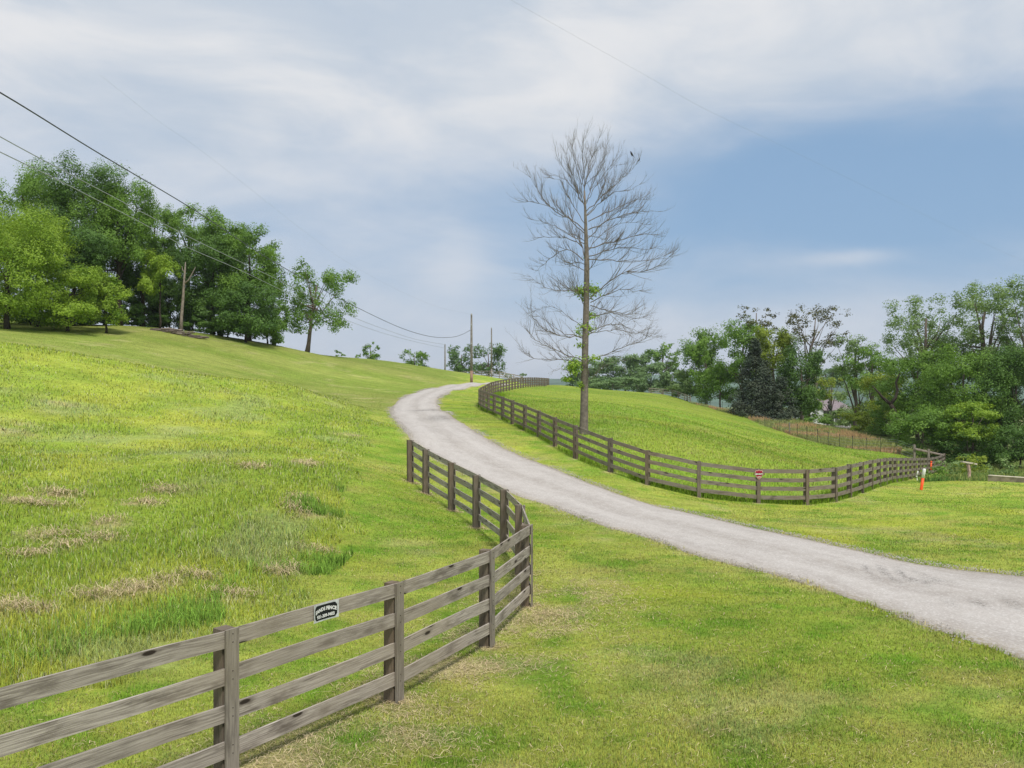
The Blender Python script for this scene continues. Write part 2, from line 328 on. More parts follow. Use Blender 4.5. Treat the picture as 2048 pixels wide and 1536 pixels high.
# ------------------------------------------------------------------ materials
def mat(name):
    m = bpy.data.materials.new(name); m.use_nodes = True; t = NT(m.node_tree); t.n.clear()
    return m, t
def finish(t, shader): t.add('ShaderNodeOutputMaterial', i_0=shader)
def principled(t, color, rough=.8, normal=None, metal=0.0, spec=.3):
    b = t.add('ShaderNodeBsdfPrincipled'); t.put(b.inputs['Base Color'], color if not isinstance(color, tuple) else (*color[:3], 1))
    t.put(b.inputs['Roughness'], rough); b.inputs['Metallic'].default_value = metal; b.inputs['Specular IOR Level'].default_value = spec
    if normal is not None: t.put(b.inputs['Normal'], normal)
    return b.outputs[0]
def bump(t, h, strength=.4, dist=.02):
    b = t.add('ShaderNodeBump'); b.inputs['Strength'].default_value = strength; b.inputs['Distance'].default_value = dist
    t.put(b.inputs['Height'], h); return b.outputs[0]
def plain(name, col, rough=.7, metal=0.0, var=.15, sc=6, spec=.3):
    m, t = mat(name); g = t.add('ShaderNodeNewGeometry'); n = t.noise(g.outputs['Position'], sc, 5)
    f = t.ramp(n, .3, .7, 1-var, 1+var); c = t.add('ShaderNodeVectorMath', operation='SCALE'); c.inputs[0].default_value = col; t.put(c.inputs[3], f)
    finish(t, principled(t, c.outputs[0], rough, None, metal, spec)); return m
def ground_mat():
    m, t = mat('meadow'); g = t.add('ShaderNodeNewGeometry'); pos = g.outputs['Position']
    a = t.add('ShaderNodeAttribute', attribute_name='fcol')
    n1 = t.noise(pos, 9, 6, .7); n2 = t.noise(pos, 38, 4, .7); n3 = t.noise(t.scale(pos, .35, 1, 1), 1.3, 5, .65)
    v = t.math('ADD', t.math('MULTIPLY', t.ramp(n1, .3, .7), .5), t.math('MULTIPLY', t.ramp(n2, .3, .7), .5))
    v = t.math('ADD', .45, t.math('MULTIPLY', v, .62)); v = t.math('MULTIPLY', v, t.ramp(n3, .3, .7, .82, 1.18))
    c = t.add('ShaderNodeVectorMath', operation='SCALE', i_0=a.outputs['Color']); t.put(c.inputs[3], v)
    hue = t.mix(t.ramp(t.noise(pos, 3.1, 5, .7), .4, .7, 0, .22), c.outputs[0], (.42, .38, .10))
    finish(t, principled(t, hue, 1.0, bump(t, n1, .6, .05), 0, .05)); return m
def road_mat():
    m, t = mat('worn_gravel_drive'); g = t.add('ShaderNodeNewGeometry'); pos = g.outputs['Position']
    uvn = t.add('ShaderNodeUVMap'); uv = uvn.outputs[0]
    fine = t.noise(pos, 30, 6, .8); mid = t.noise(pos, 2.6, 6, .65); streak = t.noise(t.scale(uv, .35, 2.0, 1), 1.2, 6, .7, .6)
    c = t.mix(t.ramp(streak, .35, .68), (.40, .365, .335), (.50, .462, .43))
    suv = t.add('ShaderNodeSeparateXYZ', i_0=uv); yy = t.math('ADD', suv.outputs[1], t.math('MULTIPLY', t.math('SUBTRACT', t.noise(t.scale(uv, .25, 0, 1), 1.0, 3), .5), .9))
    def track(y0, wd_): q_ = t.math('DIVIDE', t.math('SUBTRACT', yy, y0), wd_); return t.math('EXPONENT', t.math('MULTIPLY', t.math('MULTIPLY', q_, q_), -1.0))
    c = t.mix(t.math('MULTIPLY', t.math('ADD', track(1.0, .32), track(2.55, .32)), t.ramp(mid, .3, .6, .25, .6)), c, (.56, .525, .49))
    c = t.mix(t.math('MULTIPLY', track(1.8, .22), .35), c, (.34, .305, .265))
    c = t.mix(t.ramp(mid, .42, .72, 0, .6), c, (.53, .50, .47))
    vor = t.add('ShaderNodeTexVoronoi', i_Scale=30.0); t.put(vor.inputs['Vector'], pos)
    c = t.mix(t.ramp(fine, .35, .65, .35, 0), c, (.20, .18, .17))
    c = t.mix(t.ramp(vor.outputs['Color'], .55, .95, 0, .35), c, (.70, .68, .66))
    att = t.add('ShaderNodeAttribute', attribute_name='wear')
    crack = t.noise(pos, 16, 8, .75, 1.2); cm = t.math('MULTIPLY', att.outputs['Fac'], t.ramp(crack, .47, .56), clamp=True)
    c = t.mix(t.math('MULTIPLY', cm, .9), c, (.11, .105, .095))
    pk = t.add('ShaderNodeTexVoronoi', i_Scale=11.0); t.put(pk.inputs['Vector'], pos); c = t.mix(t.math('MULTIPLY', t.ramp(pk.outputs['Distance'], .10, .22, 1, 0), t.ramp(pk.outputs['Color'], .72, .8, 0, .5)), c, (.23, .205, .18))
    edge = t.add('ShaderNodeAttribute', attribute_name='edge')
    c = t.mix(t.math('MULTIPLY', edge.outputs['Fac'], t.ramp(t.noise(pos, 14, 5, .7), .4, .6)), c, (.30, .25, .17))
    finish(t, principled(t, c, .95, bump(t, fine, .5, .012), 0, .15)); return m
def wood_mat(name, ca, cb, dark, warm, knots=True):
    m, t = mat(name); uvn = t.add('ShaderNodeUVMap'); uv = uvn.outputs[0]; g = t.add('ShaderNodeNewGeometry'); oi = t.add('ShaderNodeObjectInfo')
    wv = t.noise(t.scale(uv, 1.1, 4.0, 1), 1.4, 3, .5)
    sh = t.add('ShaderNodeVectorMath', operation='ADD', i_0=uv); cmb = t.add('ShaderNodeCombineXYZ'); t.put(cmb.inputs[1], t.math('MULTIPLY', wv, .05)); t.put(sh.inputs[1], cmb.outputs[0])
    grain = t.noise(t.scale(sh.outputs[0], 2.2, 75, 1), 1.0, 6, .65); blot = t.noise(t.scale(uv, 1.7, 6, 1), 1.3, 5, .6); big = t.noise(g.outputs['Position'], .7, 2, .5)
    c = t.mix(t.ramp(grain, .3, .7), ca, cb)
    c = t.mix(t.ramp(blot, .46, .70, 0, .8), c, dark)
    c = t.mix(t.ramp(big, .4, .7, 0, .45), c, warm)
    c = t.mix(t.math('MULTIPLY', t.ramp(t.noise(t.scale(sh.outputs[0], 1.3, 30, 1), 1.0, 3, .5), .60, .66), .55), c, dark)
    c = t.mix(t.math('MULTIPLY', oi.outputs['Random'], .25), c, (.16, .14, .12))
    if knots:
        vor = t.add('ShaderNodeTexVoronoi', voronoi_dimensions='2D', i_Scale=1.0, i_Randomness=1.0); t.put(vor.inputs['Vector'], t.scale(uv, 1.6, 5.2, 1))
        k = t.ramp(vor.outputs['Distance'], .075, .125, 1, 0); rim = t.ramp(vor.outputs['Distance'], .10, .26, .45, 0)
        pick = t.ramp(vor.outputs['Color'], .48, .52); k = t.math('MULTIPLY', k, pick); rim = t.math('MULTIPLY', rim, pick)
        c = t.mix(rim, c, dark); c = t.mix(k, c, (.035, .027, .02))
    finish(t, principled(t, c, .88, bump(t, grain, .35, .006), 0, .2)); return m
def leaf_mat(name, dark, light, trans=.3, fresh=None):
    m, t = mat(name); a = t.add('ShaderNodeAttribute', attribute_name='tint'); oi = t.add('ShaderNodeObjectInfo'); g = t.add('ShaderNodeNewGeometry')
    c = t.mix(a.outputs['Fac'], dark, light)
    c = t.mix(t.ramp(t.noise(g.outputs['Position'], .55, 3, .6), .38, .68, 0, .5), c, fresh or light)
    d = t.add('ShaderNodeBsdfPrincipled', i_0=c); d.inputs['Roughness'].default_value = .55; d.inputs['Specular IOR Level'].default_value = .25
    tr = t.add('ShaderNodeBsdfTranslucent', i_0=t.mix(.35, c, (light[0]*1.2, light[1]*1.15, light[2]*.5)))
    mx = t.add('ShaderNodeMixShader', i_0=trans, i_1=d.outputs[0], i_2=tr.outputs[0]); finish(t, mx.outputs[0]); return m
def grass_mat():
    m, t = mat('grass_blade'); a = t.add('ShaderNodeAttribute', attribute_name='fcol'); g = t.add('ShaderNodeNewGeometry')
    nv = t.add('ShaderNodeVectorMath', operation='SCALE', i_0=g.outputs['Normal']); nv.inputs[3].default_value = .45
    ad = t.add('ShaderNodeVectorMath', operation='ADD', i_0=nv.outputs[0]); ad.inputs[1].default_value = (0, 0, .9)
    no = t.add('ShaderNodeVectorMath', operation='NORMALIZE', i_0=ad.outputs[0])
    d = t.add('ShaderNodeBsdfDiffuse', i_0=a.outputs['Color']); t.put(d.inputs['Normal'], no.outputs[0])
    tr = t.add('ShaderNodeBsdfTranslucent', i_0=a.outputs['Color'])
    mx = t.add('ShaderNodeMixShader', i_0=.22, i_1=d.outputs[0], i_2=tr.outputs[0]); finish(t, mx.outputs[0]); return m
M = dict(
    ground=ground_mat(), road=road_mat(), blade=grass_mat(),
    board=wood_mat('weathered_board', (.21, .18, .155), (.56, .505, .44), (.11, .09, .072), (.37, .31, .235)),
    post=wood_mat('weathered_post', (.12, .095, .07), (.235, .195, .15), (.06, .048, .036), (.19, .13, .08), False),
    batten=wood_mat('weathered_batten', (.20, .175, .145), (.345, .31, .265), (.10, .085, .07), (.24, .20, .14)),
    board_b=wood_mat('brown_board', (.185, .155, .13), (.33, .285, .24), (.09, .075, .06), (.24, .18, .13)), batten_b=wood_mat('brown_batten', (.14, .115, .09), (.25, .21, .165), (.07, .055, .045), (.19, .13, .09)),
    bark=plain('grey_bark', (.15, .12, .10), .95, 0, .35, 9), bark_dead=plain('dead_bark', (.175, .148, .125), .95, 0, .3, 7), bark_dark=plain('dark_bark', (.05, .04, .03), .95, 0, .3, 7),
    snag=plain('bleached_wood', (.24, .20, .165), .9, 0, .25, 5), pole=plain('utility_pole_wood', (.25, .225, .205), .85, 0, .25, 3), pole_red=plain('pole_red_base', (.29, .185, .135), .85, 0, .2, 3),
    cable=plain('dark_cable', (.05, .055, .065), .5), cable_light=plain('bare_cable', (.30, .32, .35), .5), metal=plain('galvanised', (.40, .41, .42), .45, .7), tpost=plain('green_steel', (.05, .06, .045), .6),
    gleaf=leaf_mat('bright_leaf', (.090, .205, .018), (.34, .48, .050), .32), mleaf=leaf_mat('mid_leaf', (.066, .155, .024), (.220, .370, .056), .32),
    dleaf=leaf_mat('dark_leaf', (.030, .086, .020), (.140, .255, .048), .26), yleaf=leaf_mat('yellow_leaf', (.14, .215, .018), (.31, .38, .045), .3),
    pleaf=leaf_mat('pale_leaf', (.11, .20, .065), (.27, .38, .13), .3), bleaf=leaf_mat('brown_leaf', (.055, .05, .028), (.15, .15, .06), .15, (.12, .15, .04)),
    cedar=leaf_mat('cedar_leaf', (.020, .036, .022), (.075, .105, .060), .08, (.085, .095, .06)), hleaf=leaf_mat('hazy_leaf', (.09, .17, .065), (.20, .31, .11), .25),  # hazy_leaf: distance haze put into the leaf colour
    hill=plain('far_woods', (.085, .145, .10), 1, 0, .3, .02),
)

# ------------------------------------------------------------------ ground sheet
def axis(dense_lo, dense_hi, step, far_lo, far_hi, g=1.13):
    a = list(np.arange(dense_lo, dense_hi+step/2, step)); s = step; v = a[-1]
    while v < far_hi: s *= g; v += s; a.append(v)
    s = step; v = a[0]; b = []
    while v > far_lo: s *= g; v -= s; b.append(v)
    return np.array(b[::-1]+a)
ya = []; v = 4.0; s = .25
while v < 5200: ya.append(v); s = max(.25, .011*v) if v < 260 else s*1.12; v += s
s = .3; v = 4.0; yb = []
while v > -900: v -= s; s *= 1.15; yb.append(v)
ys = np.array(yb[::-1]+ya); xs = axis(-46, 50, .42, -4500, 4500, 1.11)
XX, YY = np.meshgrid(xs, ys); gz = T(XX, YY); gm = sod(XX, YY)
tallg = gm['tall'].reshape(XX.shape)
gz = gz+np.where(tallg, (fbm(XX, YY, 1.7, 5)-.5)*.16, (fbm(XX, YY, 2.5, 6)-.5)*.04)*(~gm['road'].reshape(XX.shape))*sst(gm['dr'].reshape(XX.shape), .2, 1.2)
ny, nx = XX.shape; idx = np.arange(ny*nx).reshape(ny, nx)
gf = np.stack([idx[:-1, :-1], idx[:-1, 1:], idx[1:, 1:], idx[1:, :-1]], -1).reshape(-1, 4)
ground = np_mesh('ground', np.stack([XX, YY, gz], -1).reshape(-1, 3), gf, M['ground'], smooth=True, fcol=gm['col']*(1+sst(np.hypot(XX, YY).ravel(), 20, 90)*np.where(gm['field'], -.16, .12))[:, None])  # distant field ground darkened to match the self-shadow of grass blades
tag(ground, kind='structure')

# road
def build_road():
    n = 700; m = 13; V = []; UV = []; W = []; E = []
    wear = [(865, 822, 1.2, .9), (845, 823, .8, .7), (880, 838, .8, 1.8), (1745, 1141, .5, .12), (1785, 1152, .6, .14), (1830, 1166, .7, .2), (1990, 1215, .9, .12), (1870, 1172, .3, .1)]
    ww = [(G(a, b, 6), rx, ry) for a, b, rx, ry in wear]; s = 0; prev = None
    jl = (fbm(rL[:, 0], rL[:, 1], .9, 201, 4)-.5)*.36; jr = (fbm(rR[:, 0], rR[:, 1], .9, 211, 4)-.5)*.22
    for i in range(n):
        a, b = rL[i], rR[i]; d = b-a; L = np.hypot(*d); d = d/L; a = a-d*(jl[i]+.02); b = b+d*(jr[i]+.02); c = (a+b)/2
        if prev is not None: s += np.hypot(*(c-prev))
        prev = c
        for k in range(-1, m+1):
            f = min(max(k/(m-1), 0), 1); q = a*(1-f)+b*f+(d*.05*(1 if k == m else -1) if k in (-1, m) else 0); V.append((q[0], q[1], 0)); UV.append((s, f*3.6)); E.append(max(0, 1-min(f, 1-f)/.10))
    V = np.array(V); V[:, 2] = T(V[:, 0], V[:, 1])+np.tile(np.concatenate([[-.10], .012+.05*(1-(np.linspace(-1, 1, m))**4), [-.10]]), n); m += 2
    for g, rx, ry in ww: W.append(np.exp(-((V[:, 0]-g[0])/rx)**2-((V[:, 1]-g[1])/ry)**2))
    W = np.clip(np.max(W, 0)*1.3, 0, 1)
    I = np.arange(n*m).reshape(n, m); f = np.stack([I[:-1, :-1], I[:-1, 1:], I[1:, 1:], I[1:, :-1]], -1).reshape(-1, 4)
    o = np_mesh('road', V, f, M['road'], smooth=True, uv=np.array(UV)[f.ravel()])
    for nm, arr in (('wear', W), ('edge', np.array(E))):
        a = o.data.attributes.new(nm, 'FLOAT', 'POINT'); a.data.foreach_set('value', arr.astype(np.float32))
    tag(o, kind='structure'); return o
build_road()

# far wooded hills on the horizon
def hills():
    mb = []; n = 160; V = []; Fc = []
    for r_, (d0, h0, a0, a1, sd_) in enumerate([(1500, 52, -.5, .75, 3), (2300, 92, -.7, .9, 8)]):
        b = len(V)
        for i in range(n):
            a = a0+(a1-a0)*i/(n-1); h = h0*(.45+.75*float(fbm(np.array([a*900]), np.array([r_*50.]), 160, sd_, 4)[0]))
            for (dd, hh) in ((-350, -12), (-200, h*.45), (-60, h*.9), (0, h), (300, h*.3), (500, -15)):
                d = d0+dd; V.append((math.sin(a)*d, math.cos(a)*d, hh))
        for i in range(n-1):
            for k in range(5): Fc.append((b+i*6+k, b+(i+1)*6+k, b+(i+1)*6+k+1, b+i*6+k+1))
    o = np_mesh('hills', V, np.array(Fc), M['hill'], smooth=True); tag(o, kind='structure')
hills()

# ------------------------------------------------------------------ board fences
def board(mb, p0, p1, top0, top1, h, th, off, nrm, wob=.006):
    """a plank between two plan points, its ends cut plumb; off = shift along the normal"""
    n = 5; L = math.hypot(p1[0]-p0[0], p1[1]-p0[1]); r = random.uniform(0, 60); vs = []; wz = random.uniform(-wob, wob)*1.6
    for i in range(n):
        f = i/(n-1); x = p0[0]+(p1[0]-p0[0])*f+nrm[0]*off; y = p0[1]+(p1[1]-p0[1])*f+nrm[1]*off
        z = top0+(top1-top0)*f+wz*math.sin(f*math.pi)+random.uniform(-.002, .002); bx = random.uniform(-.003, .003)
        for sgn, zz in ((-.5, z-h), (.5, z-h), (.5, z), (-.5, z)): vs.append((x+nrm[0]*(th*sgn+bx), y+nrm[1]*(th*sgn+bx), zz))
    fs = []; us = []
    for i in range(n-1):
        u0 = r+L*i/(n-1); u1 = r+L*(i+1)/(n-1)
        for k, (va, vb) in enumerate(((0, th), (0, h), (0, th), (h, 0))):
            k2 = (k+1) % 4; fs.append((i*4+k, i*4+k2, (i+1)*4+k2, (i+1)*4+k)); us.append([(u0, va), (u0, vb), (u1, vb), (u1, va)])
    fs += [(3, 2, 1, 0), tuple((n-1)*4+k for k in range(4))]; us += [[(r, 0), (r, .02), (r+.02, .02), (r+.02, 0)]]*2
    mb.add(vs, fs, us)
def upright(mb, x, y, z0, z1, sx, sy, ang, lean=(0, 0)):
    c, s = math.cos(ang), math.sin(ang); vs = []
    for z, lx in ((z0, 0), (z1, 1)):
        for a, b in ((-.5, -.5), (.5, -.5), (.5, .5), (-.5, .5)):
            X, Y = a*sx, b*sy; vs.append((x+X*c-Y*s+lean[0]*lx, y+X*s+Y*c+lean[1]*lx, z))
    r = random.uniform(0, 50); H = z1-z0; e = max(sx, sy)
    fs = [(0, 3, 2, 1), (4, 5, 6, 7), (0, 1, 5, 4), (1, 2, 6, 5), (2, 3, 7, 6), (3, 0, 4, 7)]
    us = [[(r, 0)]*4, [(r, 0), (r+.01, 0), (r+.01, .1), (r, .1)]]+[[(r, k*.2), (r, k*.2+e), (r+H, k*.2+e), (r+H, k*.2)] for k in range(4)]
    mb.add(vs, fs, us)
def board_fence(tops, side, label, cap=100, rails=4, wood=('post', 'batten', 'board')):
    root = empty('board_fence', tuple(tops[len(tops)//2][:2])+(float(tops[len(tops)//2][2])-PH,)); tag(root, label, 'fence')
    n = len(tops); nr = 0; far = MB()
    dirs = []
    for i in range(n):
        d = tops[min(i+1, n-1)][:2]-tops[max(i-1, 0)][:2]; dirs.append(d/np.hypot(*d))
    zt = [float(t[2]) for t in tops]
    order = sorted(range(n-1), key=lambda i: tops[i][1])
    near = set(order[:cap//rails])
    for i in range(n):
        d = dirs[i]; nr_ = np.array([d[1], -d[0]])*side; ang = math.atan2(d[1], d[0]); x, y = tops[i][:2]; z1 = zt[i]; z0 = z1-PH-.25
        q = MB(); upright(q, x-nr_[0]*.082, y-nr_[1]*.082, z0, z1+random.uniform(-.005, .02), .135, .135, ang, (random.uniform(-.012, .012), random.uniform(-.012, .012))); q.build('post', M[wood[0]], root)
        q = MB(); upright(q, x+nr_[0]*.031, y+nr_[1]*.031, z0, z1+random.uniform(0, .012), .135, .026, ang, (random.uniform(-.006, .006), 0)); q.build('batten', M[wood[1]], root)
        if y < 14:
            for k in range(4):
                for dz_ in (.035, .11):
                    q = MB(); q.tube([(x+nr_[0]*.040, y+nr_[1]*.040, z1-.335*k-dz_), (x+nr_[0]*.047, y+nr_[1]*.047, z1-.335*k-dz_)], [.006, .005], 6); q.build('nail', M['bark_dark'], root)
    for i in range(n-1):
        d = tops[i+1][:2]-tops[i][:2]; d = d/np.hypot(*d); nr_ = np.array([d[1], -d[0]])*side
        for k in range(rails):
            q = MB() if i in near else far
            dz = .335*k+.004
            board(q, tops[i][:2]+d*.002, tops[i+1][:2]-d*.002, zt[i]-dz+random.uniform(-.006, .006), zt[i+1]-dz+random.uniform(-.006, .006), .152, .026, 0, nr_)
            if i in near: q.build('rail', M[wood[2]], root)
    if far.n: tag(far.build('rail', M[wood[2]], root), kind='stuff')
    return root
fenceA = board_fence(A, 1, 'grey four rail wooden fence bending along the lawn in the foreground')
fenceB = board_fence(B, -1, 'long brown four rail wooden fence enclosing the field right of the drive', wood=('post', 'batten_b', 'board_b'))

def small_fence(name, pts, h, label, nrails=3, every=2.4, mat_='batten'):
    ln = spline([q[:2] for q in pts], 300); L = np.concatenate([[0], np.cumsum(np.linalg.norm(np.diff(ln, axis=0), axis=1))])
    ps = [np.array([np.interp(s, L, ln[:, 0]), np.interp(s, L, ln[:, 1])]) for s in np.arange(0, L[-1], every)]; zs = [Tz(*p) for p in ps]
    root = empty(name, (*ps[0], zs[0])); tag(root, label, 'fence')
    for p, z in zip(ps, zs):
        q = MB(); upright(q, p[0], p[1], z-.2, z+h, .13, .13, 0); q.build('post', M[mat_], root)
    for i in range(len(ps)-1):
        d = ps[i+1]-ps[i]; d /= np.hypot(*d); n_ = np.array([d[1], -d[0]])
        if n_[1] > 0: n_ = -n_
        q = MB()
        for k in range(nrails): board(q, ps[i], ps[i+1], zs[i]+h-.04-k*.36, zs[i+1]+h-.04-k*.36, .15, .03, .085, n_)
        q.build('rail_panel', M['board'], root)
    return root
def on(px, D): x = (px-CX)/F*D; return np.array([x, D, Tz(x, D)])
small_fence('board_fence', [on(905, 150), on(960, 140), on(1010, 134), on(1060, 140)], 1.35, 'distant weathered fence crossing behind the utility poles at the crest', 3, 3.0)
small_fence('board_fence', [on(1298, 158), on(1330, 156), on(1360, 150), on(1392, 142)], 1.3, 'short grey fence along the far crest of the right field', 3, 3.0)

# wire fence with steel posts along the right side of the field
def wire_fence():
    pts = [(1403, 139), (1420, 134), (1445, 128), (1467, 122), (1479, 119), (1502, 112), (1516, 108), (1530, 104), (1560, 99), (1579, 96), (1595, 94), (1614, 92), (1635, 89.5), (1656, 87), (1679, 85), (1705, 82), (1732, 80), (1762, 78), (1794, 76), (1828, 72.5)]
    ps = [on(*q) for q in pts]; root = empty('wire_fence', tuple(ps[10])); tag(root, 'sagging wire fence on thin steel posts below the tan grass strip', 'fence')
    for i, p in enumerate(ps[:-1]):
        q = MB(); wood = i in (9,)
        r = .09 if wood else .028
        q.tube([(p[0], p[1], p[2]-.3), (p[0]+random.uniform(-.04, .04), p[1], p[2]+1.45+random.uniform(-.1, .1))], [r, r], 5)
        if not wood: q.tube([(p[0], p[1], p[2]+1.32), (p[0], p[1], p[2]+1.47)], [.032, .032], 5)
        q.build('post', M['batten'] if wood else M['tpost'], root)
    q = MB()
    for h in (.25, .55, .85, 1.15, 1.35):
        q.tube([(p[0], p[1]-.03, p[2]+h) for p in ps], [.006]*len(ps), 3, False)
    q.build('wire', M['metal'], root)
    # timber brace at the corner by the trees
    a, b, c = on(1828.6, 68.6), on(1857, 68.3), on(1884, 68.2)
    for p, t in ((a, 889), (b, 898)):
        q = MB(); zt = CH-(t-HZ)/F*p[1]; upright(q, p[0], p[1], p[2]-.3, zt, .16, .16, 0); q.build('brace_post', M['batten'], root)
    q = MB(); z = lambda p, t: CH-(t-HZ)/F*p[1]
    q.tube([(a[0], a[1]-.1, z(a, 898)), (c[0], c[1]-.1, z(c, 910))], [.10, .09], 6); q.build('brace_rail', M['snag'], root)
wire_fence()

# ------------------------------------------------------------------ trees
def leaf_quads(rng, pos, nrm, size, spread=.6, asp=.62):
    n = len(pos); nr = nrm+rng.normal(0, spread, (n, 3)); nr /= np.linalg.norm(nr, axis=1)[:, None]+1e-9
    t = rng.normal(0, 1, (n, 3)); t -= (t*nr).sum(1)[:, None]*nr; t /= np.linalg.norm(t, axis=1)[:, None]+1e-9; b = np.cross(nr, t)
    s = size*rng.uniform(.6, 1.35, n)[:, None]
    v = np.stack([pos-t*s*.5, pos+b*s*asp*.5+t*s*.05, pos+t*s*.5, pos-b*s*asp*.5+t*s*.05], 1).reshape(-1, 3)
    return v, np.arange(n*4).reshape(n, 4)
def crown_points(rng, c, r, n, lobes, lr=.36, flat=.85, fill=.0, shape='round', hang=0.0):
    """leaf positions gathered in irregular lobes over an uneven crown"""
    c = np.array(c); r = np.array(r, float); d = rng.normal(0, 1, (lobes, 3)); d /= np.linalg.norm(d, axis=1)[:, None]
    d[:, 2] = np.where(d[:, 2] < -.5, d[:, 2]*.85, d[:, 2])
    d = np.sign(d)*np.abs(d)**.72
    k = (rng.uniform(.12, 1.0, lobes)**.42)[:, None]*.84
    if shape == 'cone':
        h = rng.uniform(-1, 1, lobes)**1; w = (1-(h+1)/2)**.85*.95+.05; a = rng.uniform(0, 6.283, lobes)
        lc = np.stack([np.cos(a)*w*rng.uniform(.5, .9, lobes), np.sin(a)*w*rng.uniform(.5, .9, lobes), h], 1); ls = lr*(.35+.8*w)
    else: lc = d*k; ls = lr*rng.uniform(.55, 1.25, lobes)
    wts = ls**2; wts /= wts.sum(); li = rng.choice(lobes, n, p=wts)
    e = rng.normal(0, 1, (n, 3)); e /= np.linalg.norm(e, axis=1)[:, None]; e[:, 2] = np.where(e[:, 2] < 0, e[:, 2]*.65, e[:, 2])
    rad = rng.uniform(.35, 1, n)**.55
    # sub-clumps give each lobe ragged sprays
    sub = rng.normal(0, 1, (lobes, 9, 3)); sub /= np.linalg.norm(sub, axis=2)[:, :, None]; si = rng.integers(0, 9, n); sd_ = sub[li, si]
    off = e*.42*rad[:, None]+sd_*.72*rng.uniform(.5, 1, n)[:, None]
    off[:, 2] *= flat
    p = lc[li]+off*ls[li][:, None]; pos = c+p*r
    pos[:, 2] -= hang*np.linalg.norm(p[:, :2], axis=1)**2*r[2]*.3
    nrm = off/np.linalg.norm(off, axis=1)[:, None]*.8+p*.25+np.array([0, 0, .55]); lobet = rng.uniform(0, 1, lobes)[li]; subt = rng.uniform(0, 1, (lobes, 9))[li, si]
    return pos, nrm, lobet, c+lc*r, subt
def tree(label, px, yc, rx, ry, D, leaf, base=None, bx=None, lobes=26, K=8.0, leafsize=.0022, trunk=True, lr=.36, name='tree', group=None, bark='bark', depth=1.0, shape='round', seed=1, cat='tree', tr=.022, hang=0, limb_n=7, spread=.45):
    rng = np.random.default_rng(seed*7919+int(px)*13+int(yc)); c = P(px, yc, D); RX, RZ = rx/F*D, ry/F*D; ls = leafsize*D
    bx = px if bx is None else bx; X = (bx-CX)/F*D; Z = Tz(X, D)
    root = empty(name, (X, D, Z)); tag(root, label, cat, group)
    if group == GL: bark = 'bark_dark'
    K = K*(1.25 if group == GR else 1.1); n = int(K*math.pi*RX*RZ/(ls*ls*.55)); n = min(n, 72000)
    lobes = int(lobes*1.5); pos, nrm, lt, lcs, sb = crown_points(rng, c, (RX*1.08, RX*depth, RZ*1.08), n, lobes, lr, shape=shape, hang=hang)
    keep = pos[:, 2] > T(pos[:, 0], pos[:, 1])+.1; pos, nrm, lt, sb = pos[keep], nrm[keep], lt[keep], sb[keep]
    v, f = leaf_quads(rng, pos, nrm, ls, spread); tint = np.clip(lt*.5+sb*.3+rng.uniform(0, .3, len(pos)), 0, 1)
    np_mesh('crown', v, f, M[leaf], root, tint=tint)
    if trunk:
        H = c[2]+RZ*.35-Z; r0 = max(.10, tr*(c[2]+RZ-Z)); q = MB(); k = 8; pts = []; rad = []
        for i in range(k):
            t = i/(k-1); pts.append((X+(c[0]-X)*t**1.3+rng.normal(0, .04*r0*k*(t > 0)), D+rng.normal(0, .2*r0)*(t > 0), Z-.2+(H+.2)*t)); rad.append(r0*(1.25 if i == 0 else 1-.72*t))
        q.tube(pts, rad, 8)
        sel = rng.permutation(len(lcs))[:limb_n]
        for j in sel:
            e = lcs[j]; t0 = rng.uniform(.35, .8); s = np.array(pts[0])+(np.array(pts[-1])-np.array(pts[0]))*t0; s[:2] = [np.interp(t0*(k-1), range(k), [p[0] for p in pts]), D]
            e = s+(e-s)*.9; m_ = s*.5+e*.5+np.array([0, 0, (e[2]-s[2])*.12-.1*abs(e[0]-s[0])]); rr = r0*.38
            q.tube([s, s*.6+m_*.4, m_, e], [rr, rr*.8, rr*.55, rr*.15], 5)
        q.build('trunk', M[bark], root, smooth=True)
    return root
GL = 'trees of the dark grove on the left hill'; GR = 'trees beyond the right field'
